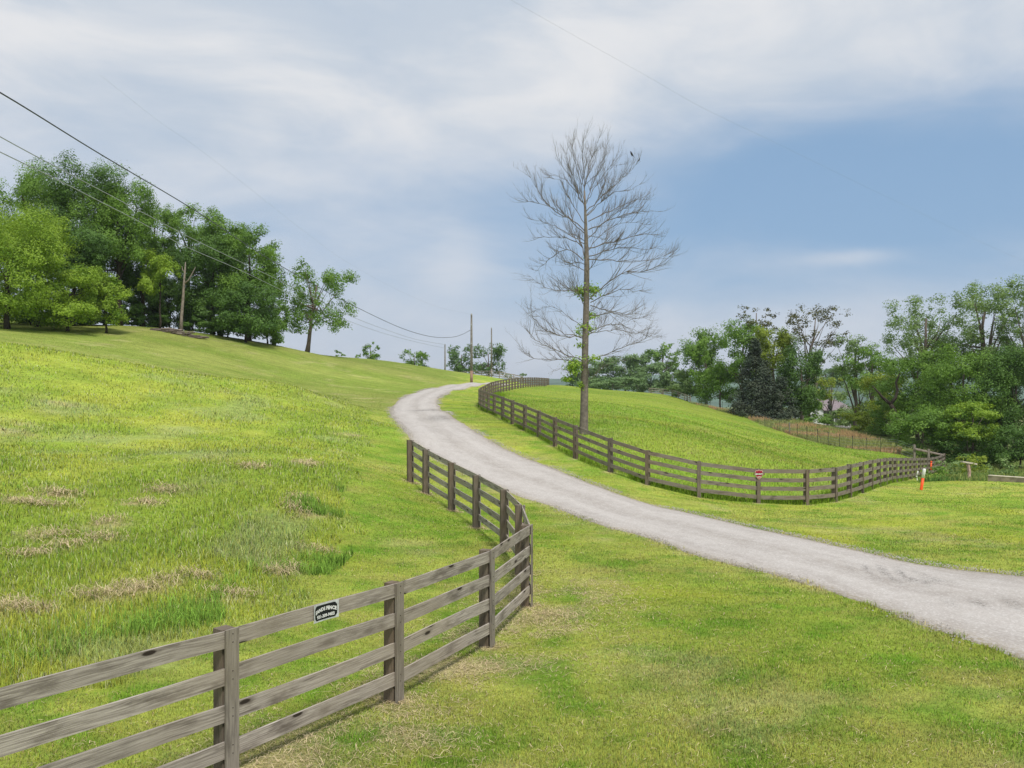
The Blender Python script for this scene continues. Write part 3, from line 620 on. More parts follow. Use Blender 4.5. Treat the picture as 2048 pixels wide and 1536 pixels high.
TREES = [
 # left grove
 ('bright yellow-green tree at the left edge of the grove before taller dark ones', 15, 535, 122, 138, 74, 'gleaf', dict(lobes=44, group=GL, hang=.3)),
 ('low bright green tree with wide drooping boughs beside the left edge tree', 135, 588, 96, 76, 77, 'gleaf', dict(lobes=34, group=GL, hang=.3, lr=.32)),
 ('small bright green tree with leaves near the grass left of the grove gap', 212, 606, 46, 54, 79, 'gleaf', dict(lobes=18, group=GL)),
 ('tall dark tree with the highest top behind the bright left edge tree', 50, 430, 105, 108, 92, 'mleaf', dict(lobes=36, group=GL)),
 ('tall dark green tree forming the highest rounded crown of the grove', 165, 425, 92, 105, 90, 'dleaf', dict(lobes=40, group=GL)),
 ('dark grey-green tree with drooping masses in the middle of the left grove', 145, 510, 92, 80, 84, 'dleaf', dict(lobes=34, group=GL, lr=.32)),
 ('dark tree with ragged right shoulder sloping down to the gap', 238, 465, 78, 108, 88, 'mleaf', dict(lobes=34, group=GL)),
 ('slim dark tree with visible boughs above the gap of the grove', 285, 520, 45, 92, 92, 'dleaf', dict(lobes=20, group=GL, K=4.5)),
 ('light green hanging crown right of the gap in the grove', 320, 545, 42, 60, 88, 'gleaf', dict(lobes=16, group=GL, tr=.012)),
 ('airy tree with loose twiggy top between the two halves of the grove', 375, 482, 64, 72, 104, 'mleaf', dict(lobes=26, group=GL, K=4.6, lr=.30)),
 ('broad dark green tree right of the bleached snag with crown to the grass', 425, 555, 85, 110, 96, 'dleaf', dict(lobes=44, group=GL)),
 ('tall mid green tree with the second peak of the grove', 498, 535, 64, 84, 95, 'mleaf', dict(lobes=26, group=GL)),
 ('low dark leafy tree at the right foot of the grove', 492, 620, 76, 62, 92, 'dleaf', dict(lobes=32, group=GL)),
 ('narrow tree on the right end of the grove beside the lone tree', 548, 600, 34, 78, 98, 'mleaf', dict(lobes=18, group=GL, K=5)),
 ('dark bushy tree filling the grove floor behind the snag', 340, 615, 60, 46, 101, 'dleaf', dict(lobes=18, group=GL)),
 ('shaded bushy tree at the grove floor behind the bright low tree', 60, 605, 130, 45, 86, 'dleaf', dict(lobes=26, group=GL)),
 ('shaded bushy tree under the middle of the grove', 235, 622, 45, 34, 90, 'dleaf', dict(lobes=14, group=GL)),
 # lone tree
 ('lone rounded green tree standing at the right end of the grove on the skyline', 634, 600, 76, 86, 105, 'mleaf', dict(lobes=36, K=3.9, bx=614, lr=.28, limb_n=16, tr=.024, name='lone_tree')),
 # skyline trees
 ('small round tree on the skyline between the lone tree and the poles', 741, 703, 19, 23, 200, 'mleaf', dict(lobes=14, K=5, leafsize=.0022)),
 ('tiny bush on the skyline just right of the lone tree', 680, 707, 11, 7, 200, 'mleaf', dict(lobes=6, K=4, leafsize=.002, trunk=False, name='bush', cat='bush')),
 ('small thin bush beside the small round skyline tree', 716, 712, 6, 8, 200, 'mleaf', dict(lobes=5, K=4, leafsize=.002, trunk=False, name='bush', cat='bush')),
 ('low wide tree on the skyline left of the short distant pole', 829, 719, 28, 24, 210, 'mleaf', dict(lobes=18, K=5, leafsize=.0022)),
 ('airy green tree just left of the tall utility pole on the skyline', 922, 722, 30, 36, 215, 'dleaf', dict(lobes=22, K=5.5, leafsize=.0022)),
 ('rounded green tree behind the second utility pole on the skyline', 977, 720, 35, 36, 215, 'dleaf', dict(lobes=24, K=5, leafsize=.0022)),
 ('tiny far bush above the far bend of the board fence', 1017, 752, 9, 6, 260, 'hleaf', dict(lobes=6, K=4, leafsize=.002, trunk=False, name='bush', cat='bush')),
 ('second tiny far bush above the distant board fence', 1047, 751, 9, 6, 260, 'hleaf', dict(lobes=6, K=4, leafsize=.002, trunk=False, name='bush', cat='bush')),
 # right, far row
 ('hazy rounded tree directly behind the bare tree trunk', 1178, 752, 52, 34, 240, 'hleaf', dict(lobes=22, group=GR, leafsize=.0022)),
 ('hazy green tree in the far row right of the bare tree', 1250, 748, 52, 38, 235, 'hleaf', dict(lobes=24, group=GR, leafsize=.0022)),
 ('darker far tree with a round top rising over the far row', 1325, 718, 36, 34, 230, 'mleaf', dict(lobes=18, group=GR, leafsize=.0022, K=4.5)),
 ('hazy low tree at the right end of the far row', 1302, 758, 42, 32, 215, 'hleaf', dict(lobes=18, group=GR, leafsize=.0022)),
 ('pale bushy tree in the far row at the field edge', 1225, 768, 58, 16, 190, 'hleaf', dict(lobes=16, group=GR, leafsize=.0022)),
 # right, middle group
 ('tall mid green tree at the left of the middle group', 1412, 735, 50, 72, 150, 'mleaf', dict(lobes=32, group=GR)),
 ('bright low tree at the foot of the middle group beside the field crest', 1374, 768, 38, 30, 152, 'pleaf', dict(lobes=18, group=GR)),
 ('loose topped green tree behind the dark cedar', 1485, 700, 52, 68, 138, 'mleaf', dict(lobes=28, group=GR, K=4.8)),
 ('yellow-green tree glowing above the dark cedar', 1548, 705, 50, 58, 132, 'yleaf', dict(lobes=26, group=GR)),
 ('sparse brownish tree top above the yellow-green tree', 1512, 638, 48, 34, 140, 'bleaf', dict(lobes=24, group=GR, K=1.3, lr=.22, tr=.012, limb_n=14)),
 ('sparse airy brown-leaved tree leaning right over the middle group', 1632, 655, 66, 56, 128, 'bleaf', dict(lobes=34, group=GR, K=1.5, lr=.2, tr=.012, limb_n=20, bx=1600)),
 ('dark grey-green cedar of broken cone shape at the field edge', 1512, 762, 55, 74, 116, 'cedar', dict(lobes=60, group=GR, shape='cone', lr=.38, K=11, name='cedar_tree', bark='bark_dark')),
 ('smaller dark cedar bush leaning against the larger cedar', 1562, 797, 36, 44, 112, 'cedar', dict(lobes=30, group=GR, shape='cone', lr=.46, K=11, name='cedar_tree', bark='bark_dark')),
 ('deep green dense tree right of the cedar', 1603, 763, 46, 80, 118, 'dleaf', dict(lobes=36, group=GR)),
 ('pale hazy tree far behind the house', 1650, 755, 50, 26, 260, 'hleaf', dict(lobes=14, group=GR, leafsize=.0022)),
 ('distant dark tree beside the hazy hill', 1630, 728, 22, 24, 250, 'hleaf', dict(lobes=10, group=GR, leafsize=.0022)),
 ('small bright green tree standing in front of the house roof', 1663, 778, 32, 30, 165, 'yleaf', dict(lobes=14, group=GR, base=1, K=4)),
 ('small dark conical evergreen before the house wall', 1656, 822, 10, 22, 158, 'cedar', dict(lobes=14, group=GR, shape='cone', K=6)),
 ('pale grey-green willowy tree right of the house', 1718, 800, 44, 46, 140, 'pleaf', dict(lobes=24, group=GR, K=4.2)),
 ('low pale shrub in front of the house', 1630, 838, 34, 14, 140, 'mleaf', dict(lobes=10, group=GR, trunk=False, name='shrub', cat='shrub')),
 ('airy pale tree with a high loose top right of the house', 1712, 715, 50, 52, 125, 'pleaf', dict(lobes=30, group=GR, K=3.0, lr=.27)),
 ('yellow-green tree behind the dark forked branch', 1765, 790, 52, 52, 112, 'yleaf', dict(lobes=24, group=GR, K=5)),
 ('green tree filling the hollow between house and right trees', 1745, 745, 60, 50, 122, 'mleaf', dict(lobes=26, group=GR, K=4.5)),
 ('spreading mid green bush at the upper end of the tan strip', 1735, 845, 50, 32, 105, 'yleaf', dict(lobes=20, group=GR, trunk=False, name='shrub', cat='shrub')),
 # right, near group
 ('tall airy tree with see-through crown left in the big right group', 1850, 665, 82, 80, 98, 'pleaf', dict(lobes=48, group=GR, K=3.1, lr=.24, limb_n=16)),
 ('tallest airy tree with see-through crown near the right border', 1968, 650, 88, 95, 92, 'pleaf', dict(lobes=54, group=GR, K=3.1, lr=.24, limb_n=16)),
 ('airy tall tree cut by the right border of the view', 2065, 640, 70, 95, 88, 'pleaf', dict(lobes=44, group=GR, K=3.3, lr=.24, limb_n=14)),
 ('mid green tree below the airy crowns, left of the right group', 1835, 765, 72, 66, 94, 'mleaf', dict(lobes=36, group=GR)),
 ('dark green dense tree in the centre of the right group', 1925, 775, 82, 85, 86, 'mleaf', dict(lobes=44, group=GR)),
 ('dark green dense tree at the right border', 2030, 790, 78, 100, 84, 'dleaf', dict(lobes=44, group=GR)),
 ('bright bushy tree leaning over the end of the wire fence', 1845, 862, 66, 54, 80, 'mleaf', dict(lobes=34, group=GR, K=7)),
 ('bright green low tree in front of the dark right group', 1945, 842, 62, 46, 78, 'gleaf', dict(lobes=30, group=GR, K=6.5, lr=.3)),
 ('shaded understorey tree behind the end of the board fence', 1935, 895, 80, 42, 79, 'dleaf', dict(lobes=32, group=GR)),
 ('shaded green understorey tree at the right border above the low wall', 2040, 890, 62, 48, 74, 'dleaf', dict(lobes=30, group=GR)),
 ('dark rounded tree filling the saddle between the two peaks of the grove', 310, 475, 50, 66, 98, 'mleaf', dict(lobes=22, group=GL)),
 ('dark green tree right of the saddle under the second peak of the grove', 440, 490, 60, 64, 98, 'mleaf', dict(lobes=24, group=GL)),
 # undergrowth closing the floor of both woods
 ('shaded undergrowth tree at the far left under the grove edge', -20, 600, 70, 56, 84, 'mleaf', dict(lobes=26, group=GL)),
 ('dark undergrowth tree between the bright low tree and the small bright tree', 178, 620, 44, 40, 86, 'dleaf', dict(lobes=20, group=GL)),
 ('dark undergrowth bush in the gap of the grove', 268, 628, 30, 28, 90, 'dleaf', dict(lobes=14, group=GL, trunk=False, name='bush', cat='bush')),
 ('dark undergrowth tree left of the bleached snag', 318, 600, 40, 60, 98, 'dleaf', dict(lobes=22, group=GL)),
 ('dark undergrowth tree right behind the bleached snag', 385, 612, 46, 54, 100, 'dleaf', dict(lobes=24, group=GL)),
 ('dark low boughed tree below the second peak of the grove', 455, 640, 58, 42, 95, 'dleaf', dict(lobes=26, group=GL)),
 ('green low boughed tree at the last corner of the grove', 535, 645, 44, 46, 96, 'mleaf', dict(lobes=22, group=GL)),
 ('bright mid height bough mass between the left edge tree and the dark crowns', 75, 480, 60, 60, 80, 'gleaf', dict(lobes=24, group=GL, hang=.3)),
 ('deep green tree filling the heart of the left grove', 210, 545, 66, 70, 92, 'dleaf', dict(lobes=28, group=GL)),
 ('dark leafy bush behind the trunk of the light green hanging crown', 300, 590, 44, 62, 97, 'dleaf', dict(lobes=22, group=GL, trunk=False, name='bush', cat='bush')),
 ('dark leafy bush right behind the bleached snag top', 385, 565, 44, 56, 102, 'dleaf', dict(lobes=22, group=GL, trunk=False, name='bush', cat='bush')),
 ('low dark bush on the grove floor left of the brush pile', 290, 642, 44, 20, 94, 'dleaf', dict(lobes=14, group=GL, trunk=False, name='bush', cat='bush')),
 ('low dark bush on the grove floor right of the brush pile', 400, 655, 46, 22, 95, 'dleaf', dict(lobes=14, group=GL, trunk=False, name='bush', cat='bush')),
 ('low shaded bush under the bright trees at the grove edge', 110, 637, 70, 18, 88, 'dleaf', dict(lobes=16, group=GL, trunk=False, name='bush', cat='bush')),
 ('hazy tree far right of the bare tree between two low ones', 1275, 735, 34, 34, 225, 'hleaf', dict(lobes=16, group=GR, leafsize=.0022)),
 ('hazy low tree left of the middle group at the field crest', 1345, 762, 34, 32, 200, 'hleaf', dict(lobes=16, group=GR, leafsize=.0022)),
 ('mid green tree low in the middle group behind the bright low tree', 1440, 765, 46, 46, 142, 'mleaf', dict(lobes=24, group=GR)),
 ('dark undergrowth tree between the cedar and the deep green tree', 1590, 805, 40, 34, 122, 'dleaf', dict(lobes=20, group=GR)),
 ('green tree closing the view left of the house gable', 1618, 806, 30, 34, 150, 'mleaf', dict(lobes=18, group=GR)),
 ('olive shrub before the right end of the house', 1690, 838, 32, 20, 135, 'pleaf', dict(lobes=16, group=GR, trunk=False, name='shrub', cat='shrub')),
 ('green undergrowth tree low behind the upper end of the tan strip', 1790, 840, 50, 46, 98, 'mleaf', dict(lobes=26, group=GR)),
 ('dark undergrowth tree in the hollow below the airy left crown', 1875, 830, 56, 60, 90, 'dleaf', dict(lobes=28, group=GR)),
 ('dark undergrowth tree in the depth of the right group', 1985, 850, 64, 64, 86, 'dleaf', dict(lobes=30, group=GR)),
 ('mid green tree closing the gap under the tallest airy crown', 1905, 725, 56, 50, 96, 'mleaf', dict(lobes=26, group=GR, K=6)),
 ('mid green tree under the crown cut by the right border', 2010, 735, 60, 55, 94, 'mleaf', dict(lobes=26, group=GR, K=6)),
]
for i, (lab, px, yc, rx, ry, D, lf, kw) in enumerate(TREES):
    kw.pop('base', None); tree(lab, px, yc, rx, ry, D, lf, seed=i+1, **kw)

# forked dark limb showing in the right group
fk = empty('dead_tree', tuple(on(1800, 96))); tag(fk, 'dark forked dead tree showing between the yellow-green tree and the right group', 'tree')
q = MB(); z = lambda x, y: P(x, y, 92)
b0 = on(1800, 92)
q.tube([(b0[0]+.4, 92, b0[2]-.3), z(1796, 850), z(1788, 820), z(1781, 808)], [.3, .26, .24, .22], 7)
q.tube([z(1781, 808), z(1765, 795), z(1758, 786), z(1745, 772)], [.2, .15, .12, .05], 6)
q.tube([z(1781, 808), z(1791, 796), z(1795, 780), z(1792, 765), z(1800, 745)], [.2, .17, .15, .12, .05], 6)
q.build('trunk', M['bark_dark'], fk, smooth=True)

# bleached snag and brush pile at the foot of the grove
def tz(x, y, D): return P(x, y, D)
sg = empty('dead_snag', tuple(on(362, 87))); D0 = float(sg.location[1]); tag(sg, 'bleached forked dead trunk standing before the dark grove', 'tree')
q = MB(); q.tube([(sg.location[0], D0, sg.location[2]-.3), tz(363, 635, D0), tz(366, 600, D0), tz(368, 565, D0), tz(370, 538, D0), tz(371, 524, D0)], [.24, .17, .15, .12, .10, .04], 8)
q.tube([tz(368, 568, D0), tz(377, 560, D0), tz(384, 548, D0), tz(391, 534, D0)], [.09, .07, .055, .02], 6)
q.tube([tz(370, 545, D0), tz(365, 540, D0), tz(364, 532, D0)], [.07, .05, .02], 5)
q.build('trunk', M['snag'], sg, smooth=True)
bp = empty('brush_pile', tuple(on(352, 86))); tag(bp, 'heap of cut brown logs and branches at the foot of the snag', 'brush pile')
rg = random.Random(5); b0 = np.array(bp.location)
for k in range(34):
    q = MB(); x = b0[0]+rg.uniform(-2.2, 2.4); y = b0[1]+rg.uniform(-.6, .6); L = rg.uniform(.8, 2.6); a = rg.uniform(-.35, .35); el_ = rg.uniform(-.12, .18); zz = Tz(x, y)+rg.uniform(.05, .42)*(1-abs(x-b0[0])/3)
    r_ = rg.uniform(.04, .13); p0 = np.array([x-math.cos(a)*L/2, y-math.sin(a)*L/2, zz-el_*L/2]); p1 = np.array([x+math.cos(a)*L/2, y+math.sin(a)*L/2, zz+el_*L/2]); md = (p0+p1)/2+np.array([0, 0, rg.uniform(-.05, .08)])
    q.tube([p0, md, p1], [r_, r_*.9, r_*.7], 6); q.build('log' if r_ > .085 else 'branch', M['bark'] if k % 3 else M['snag'], bp, smooth=True)

# ------------------------------------------------------------------ the bare tree
def bare_tree():
    D = 42.0; base = on(1167, D); root = empty('bare_tree', tuple(base)); tag(root, 'tall leafless tree with fine spreading twigs standing inside the field fence', 'tree')
    rng = np.random.default_rng(11); cr = lambda x, y, dy=0.0: P(980+x/2.438, 250+y/2.438, D)+np.array([0, dy, 0])
    tp = [cr(457, 1530), cr(457, 1500), cr(459, 1400), cr(461, 1280), cr(463, 1150), cr(466, 1000), cr(470, 850), cr(472, 700), cr(470, 600), cr(467, 500), cr(464, 400), cr(460, 320)]
    tr_ = [.30, .24, .215, .20, .178, .168, .155, .140, .118, .085, .062, .045]; tp[0][2] = base[2]-.3
    q = MB(); q.tube(tp, tr_, 10, True)
    tw = MB()
    def seg(p0, d, L, r0, lvl, up):
        n = 5 if lvl < 3 else 3; pts = [np.array(p0)]; dd = d/np.linalg.norm(d); st = L/n
        for i in range(n):
            dd = dd+rng.normal(0, .10, 3)+np.array([0, 0, up*.09]); dd /= np.linalg.norm(dd); pts.append(pts[-1]+dd*st)
        rad = [r0*(1-.8*i/n) for i in range(n+1)]
        (tw).tube(pts, rad, 4 if lvl < 3 else 3, False)
        if lvl >= 3: return
        m = {1: 6, 2: 4}[lvl]
        for k in range(m):
            t = rng.uniform(.15, .98); i = min(int(t*n), n-1); p = pts[i]+(pts[i+1]-pts[i])*(t*n-i); ax = pts[i+1]-pts[i]; ax /= np.linalg.norm(ax)
            s = rng.normal(0, 1, 3); s -= s.dot(ax)*ax; s /= np.linalg.norm(s); nd = ax*rng.uniform(.6, 1.1)+s*rng.uniform(.35, .75)+np.array([0, 0, up*.40])
            seg(p, nd, L*rng.uniform(.28, .62)*(1.15-t*.5), r0*.50*(1-.4*t), lvl+1, up)
    def limb(pl, r0, up=1.0, dep=None):
        dep = rng.normal(0, 1.3) if dep is None else dep; n = len(pl); P3 = [cr(x, y, dep*(i/(n-1))**1.1) for i, (x, y) in enumerate(pl)]; sp = spline(P3, 16)
        sp[1:] += rng.normal(0, .028, (15, 3)); rad = [r0*.52*(1-.85*i/15) for i in range(16)]; q.tube(sp, rad, 6, False)
        L = np.linalg.norm(np.diff(sp, axis=0), axis=1).sum(); m = int(7+L*3.1)
        for k in range(m):
            t = rng.uniform(.15, 1.0); i = min(int(t*15), 14); p = sp[i]; ax = sp[i+1]-sp[i]; ax /= np.linalg.norm(ax); s = rng.normal(0, 1, 3); s -= s.dot(ax)*ax; s /= np.linalg.norm(s)
            seg(p, ax*rng.uniform(.8, 1.3)+s*rng.uniform(.4, .8)+np.array([0, 0, .22*up]), L*rng.uniform(.16, .40)*(1.2-.5*t), r0*.30*(1-.5*t), 1 if L*.3 > .8 and rng.random() < .5 else 2, up)
    limbs = [([(465, 520), (400, 460), (330, 430), (240, 330), (185, 235)], .06), ([(462, 530), (340, 432), (240, 400), (140, 392)], .055), ([(460, 640), (430, 570), (330, 540), (205, 535)], .06), ([(455, 660), (380, 600), (300, 640), (220, 702)], .055),
             ([(470, 800), (350, 822), (260, 815), (175, 770)], .05), ([(465, 1000), (380, 930), (300, 880), (200, 905)], .035), ([(462, 1030), (330, 1030), (225, 970), (190, 890)], .055), ([(458, 1040), (330, 1000), (260, 940), (200, 930)], .04), ([(450, 1150), (330, 1105), (220, 1060), (165, 1000)], .055), ([(452, 1155), (320, 1142), (190, 1135), (140, 1060)], .05),
             ([(470, 420), (560, 340), (650, 260), (722, 188)], .05), ([(475, 440), (600, 330), (690, 310), (750, 268)], .05), ([(480, 470), (620, 400), (720, 350), (800, 350)], .05), ([(480, 510), (640, 445), (740, 430), (832, 430)], .055), ([(480, 600), (600, 572), (750, 540), (845, 555)], .06), ([(480, 640), (640, 600), (750, 610), (850, 590)], .05),
             ([(480, 655), (640, 665), (800, 660), (890, 625)], .05), ([(485, 850), (560, 780), (650, 730), (770, 715), (885, 640)], .065), ([(490, 865), (640, 795), (720, 800), (800, 770)], .05), ([(490, 880), (620, 905), (720, 905), (805, 860)], .05), ([(488, 930), (600, 925), (700, 950), (785, 930)], .045), ([(482, 1010), (560, 975), (640, 960), (790, 1010)], .05),
             ([(480, 1020), (600, 1000), (700, 1020), (770, 1000)], .035), ([(480, 1150), (600, 1105), (700, 1065), (790, 1030)], .05), ([(475, 1260), (540, 1190), (600, 1150), (650, 1160)], .035), ([(450, 1240), (400, 1210), (340, 1190), (300, 1200)], .03),
             ([(462, 400), (420, 300), (380, 200), (350, 100)], .045), ([(460, 320), (455, 220), (440, 130), (470, 60)], .04), ([(464, 390), (500, 290), (540, 180), (588, 75)], .045), ([(460, 330), (480, 200), (515, 120), (530, 55)], .035), ([(464, 400), (400, 290), (330, 230), (265, 235)], .04), ([(463, 380), (430, 250), (400, 150), (400, 70)], .035),
             ([(464, 400), (400, 280), (340, 190), (300, 130)], .035), ([(464, 380), (540, 260), (600, 180), (635, 115)], .035), ([(458, 300), (430, 200), (410, 130), (395, 60)], .03), ([(458, 300), (490, 200), (510, 120), (500, 50)], .03), ([(458, 300), (540, 220), (560, 140), (560, 70)], .03),
             ([(468, 450), (540, 330), (590, 210), (650, 190)], .04), ([(462, 480), (380, 350), (340, 270), (250, 250)], .04), ([(468, 560), (560, 470), (650, 400), (730, 390)], .045), ([(462, 580), (360, 520), (280, 480), (180, 460)], .045), ([(470, 620), (560, 520), (650, 480), (780, 490)], .04)]
    for pl, r0 in limbs: limb(pl, r0, up=1.25 if pl[0][1] < 700 else .6)
    limbs.append(([(560, 340), (620, 270), (665, 215), (693, 168)], .03)); limb(*limbs[-1])
    for k in range(9):     # limbs reaching towards and away from the viewer
        y = rng.uniform(420, 1120); x0 = 466; side = rng.choice([-1, 1]); ln = rng.uniform(60, 180); limb([(x0, y), (x0+side*ln*.4, y-rng.uniform(10, 50)), (x0+side*ln*.8, y-rng.uniform(20, 90)), (x0+side*ln, y-rng.uniform(40, 120))], .04, .8, rng.choice([-1, 1])*rng.uniform(2.0, 4.2))
    q.build('trunk', M['bark_dead'], root, smooth=True); tw.build('twigs', M['bark_dead'], root)
    # leafy sprouts on trunk and lowest boughs
    pos = []; nr = []
    for x, y, rx, ry, n in [(440, 805, 45, 20, 330), (500, 800, 50, 30, 520), (495, 925, 32, 22, 260), (470, 985, 45, 24, 420), (440, 1075, 25, 14, 140), (405, 1175, 48, 42, 720), (375, 1240, 30, 14, 200), (500, 1140, 50, 16, 200), (430, 1015, 20, 20, 120), (460, 830, 22, 30, 220), (445, 1265, 18, 20, 120), (470, 645, 10, 10, 40)]:
        c = cr(x, y, rng.uniform(-.5, .5)); n = int(n*.6); e = rng.normal(0, .48, (n, 3))*np.array([rx, rx, ry])/2.438/F*D; pos.append(c+e); nr.append(e*3+np.array([0, -.2, 1]))
    pos = np.vstack(pos); nr = np.vstack(nr); v, f = leaf_quads(rng, pos, nr, .15, .5, .5); np_mesh('leaf_sprouts', v, f, M['gleaf'], root, tint=rng.uniform(0, 1, len(pos)))
    return cr
crf = bare_tree()

# birds perched at the top right of the bare tree
def bird(px, py, hgt, rz, lean, label):
    c = P(px, py, 42.0); root = empty('bird', tuple(c)); tag(root, label, 'bird', 'dark birds perched in the bare tree'); s = hgt/.34
    ca, sa = math.cos(rz), math.sin(rz)
    def W(u, v_): return c+np.array([u*ca, u*sa, v_])*s
    q = MB(); l = lean
    q.tube([W(-.10-l, -.16), W(-.055-l*.5, -.10), W(-.01, -.03), W(.025, .05), W(.045+l*.3, .105), W(.055+l*.4, .145), W(.06+l*.4, .175)], [x*s for x in (.012, .035, .062, .060, .034, .036, .012)], 8)
    q.build('body', M['birdm'], root, smooth=True)
    q = MB(); q.tube([W(.075+l*.4, .15), W(.12+l*.4, .138)], [.012*s, .002*s], 5); q.build('beak', M['birdm'], root)
    q = MB(); a = W(-.07-l, -.12); b = W(-.13-l*1.3, -.24); n_ = np.array([-sa, ca, 0])*.03*s; t_ = np.array([0, 0, .008])*s
    q.add([a-n_, a+n_, b+n_*1.3, b-n_*1.3, a-n_+t_, a+n_+t_, b+n_*1.3+t_, b-n_*1.3+t_], [(0, 3, 2, 1), (4, 5, 6, 7), (0, 1, 5, 4), (1, 2, 6, 5), (2, 3, 7, 6), (3, 0, 4, 7)]); q.build('tail', M['birdm'], root)
    for sg_ in (-1, 1):
        q = MB(); o = np.array([-sa, ca, 0])*.05*s*sg_; q.tube([W(.03, .06)+o, W(-.02, -.02)+o*1.15, W(-.09, -.14)+o*.6], [.02*s, .034*s, .006*s], 6); q.build('wing', M['birdm'], root, smooth=True)
        q = MB(); o = np.array([-sa, ca, 0])*.02*s*sg_; q.tube([W(0, -.08)+o, W(.01, -.15)+o], [.006*s, .005*s], 4); q.build('leg', M['birdm'], root)
    # the twig it stands on
M['birdm'] = plain('black_feather', (.018, .017, .018), .6)
bird(1263.5, 308, .30, 2.6, .02, 'upper of the two dark birds perched in the bare tree, sitting upright')
bird(1278, 320, .20, .5, .05, 'lower of the two dark birds, crouched on the tip of a bare limb')

# ------------------------------------------------------------------ utility poles and lines
def upole(px, ptop, D, label, r=.15, red=True, pbase=None):
    b = on(px, D); zt = CH-(ptop-HZ)/F*D; root = empty('utility_pole', tuple(b)); tag(root, label, 'utility pole', 'wooden utility poles along the drive'); H = zt-b[2]
    q = MB(); q.tube([(b[0], b[1], b[2]-.5), (b[0], b[1], b[2]+H*.17)], [r*1.06, r*1.04], 12); q.build('pole_base', M['pole_red'] if red else M['pole'], root, smooth=True)
    q = MB(); q.tube([(b[0], b[1], b[2]+H*.165), (b[0], b[1], b[2]+H*.6), (b[0], b[1], zt-.15), (b[0], b[1], zt)], [r*1.03, r*.85, r*.66, r*.35], 12); q.build('shaft', M['pole'], root, smooth=True)
    for fz in (.02, .17, .44):
        q = MB(); z = zt-H*fz; q.tube([(b[0], b[1]-.1, z), (b[0]-.02, b[1]-.30, z+.02)], [.05, .05], 8); q.tube([(b[0]-.02, b[1]-.30, z-.07), (b[0]-.02, b[1]-.30, z+.02), (b[0]-.02, b[1]-.30, z+.1)], [.04, .085, .045], 8); q.build('insulator', M['metal'], root)
    return b, zt
upole(943, 627, 100, 'tall nearest utility pole with reddish foot beside the drive at the crest', .165)
upole(983, 655, 132, 'second utility pole with a knob halfway up, seen before the rounded skyline tree', .14, False)
upole(890, 688, 165, 'short distant utility pole on the skyline left of the others', .17, False)
def cable(pts, r0, r1, label, m='cable'):
    ps = spline([P(*p) for p in pts], 90); root = MB(); root.tube(ps, list(np.linspace(r0, r1, 90)), 5, True); o = root.build('power_line', M[m], None, smooth=True); tag(o, label, 'power line', 'power lines')
cable([(-260, 40, 16), (0, 185, 20), (200, 308, 27), (390, 421, 37), (520, 507, 47), (615, 562, 56), (700, 608, 66), (800, 655, 80), (861, 673, 88), (902, 674.5, 93), (924, 669, 97), (943, 659, 99.8)], .021, .026, 'thickest dark power line falling from the upper left to the tall pole')
cable([(-200, 165, 19), (0, 273, 23), (48, 300, 24.5), (111, 333, 27), (308, 437, 37), (408, 489, 44), (557, 560, 60), (650, 607, 76), (710, 636, 92), (779, 662, 115), (833, 679, 135), (883, 688, 160), (890, 689, 164.8)], .016, .024, 'upper of the two thin lines crossing the grove to the short far pole', 'cable_light')
cable([(-200, 205, 19), (0, 304, 23), (108, 356, 26), (186, 396, 29), (282, 445, 34), (371, 493, 40), (482, 541, 50), (575, 586, 62), (631, 610, 72), (700, 643, 90), (779, 670, 118), (850, 688, 145), (890, 696, 164.8)], .016, .022, 'lower of the two thin lines crossing the grove to the short far pole', 'cable_light')
cable([(200, 150, 30), (320, 244, 36), (401, 300, 41), (520, 393, 50), (600, 456, 58), (686, 519, 70), (780, 572, 80), (870, 612, 91), (943, 629, 99.8)], 0.0022, .005, 'faint thin line above the grove reaching the top of the tall pole', 'cable_light')
cable([(930, -50, 26), (1022, 0, 28), (1150, 72, 31), (1290, 150, 35), (1410, 218, 40), (1560, 290, 46), (1800, 406, 58), (2048, 522, 75), (2300, 620, 95)], 0.003, .0045, 'thin line crossing the sky from the top centre to the right border', 'cable_light')

# ------------------------------------------------------------------ signs and markers
M['sign_black'] = plain('sign_black', (.012, .014, .016), .45, 0, .2, 30); M['sign_silver'] = plain('sign_silver', (.60, .62, .63), .4, .2, .15, 30)
M['sign_tan'] = plain('sign_tan', (.36, .22, .17), .5); M['pale_red'] = plain('faded_edge', (.62, .40, .36), .5); M['sign_red'] = plain('sign_red', (.33, .012, .035), .45, 0, .2, 20); M['white'] = plain('white_plastic', (.80, .80, .78), .5, 0, .06, 10); M['orange'] = plain('orange_plastic', (.90, .10, .015), .45, 0, .1, 8)
M['conc'] = plain('brown_concrete', (.33, .27, .21), .9, 0, .3, 3); M['conc_top'] = plain('concrete_cap', (.60, .53, .42), .9, 0, .15, 3); M['pinkw'] = plain('peeling_paint', (.62, .42, .34), .8, 0, .25, 6)  # wall body darker and browner than its cap
def text_mesh(name, body, size, place, mat_, parent, bold=.0):
    """letters as thin meshes; place(x, y) maps flat text coordinates to the world"""
    cu = bpy.data.curves.new('t', 'FONT'); cu.body = body; cu.size = size; cu.align_x = 'CENTER'; cu.align_y = 'CENTER'; cu.resolution_u = 2; cu.offset = bold
    to = bpy.data.objects.new('t', cu); COL.objects.link(to); dg = bpy.context.evaluated_depsgraph_get(); me = to.evaluated_get(dg).to_mesh()
    V = [place(v.co.x, v.co.y) for v in me.vertices]; Fc = [tuple(p.vertices) for p in me.polygons]; to.to_mesh_clear(); bpy.data.objects.remove(to)
    return np_mesh(name, V, Fc, mat_, parent)
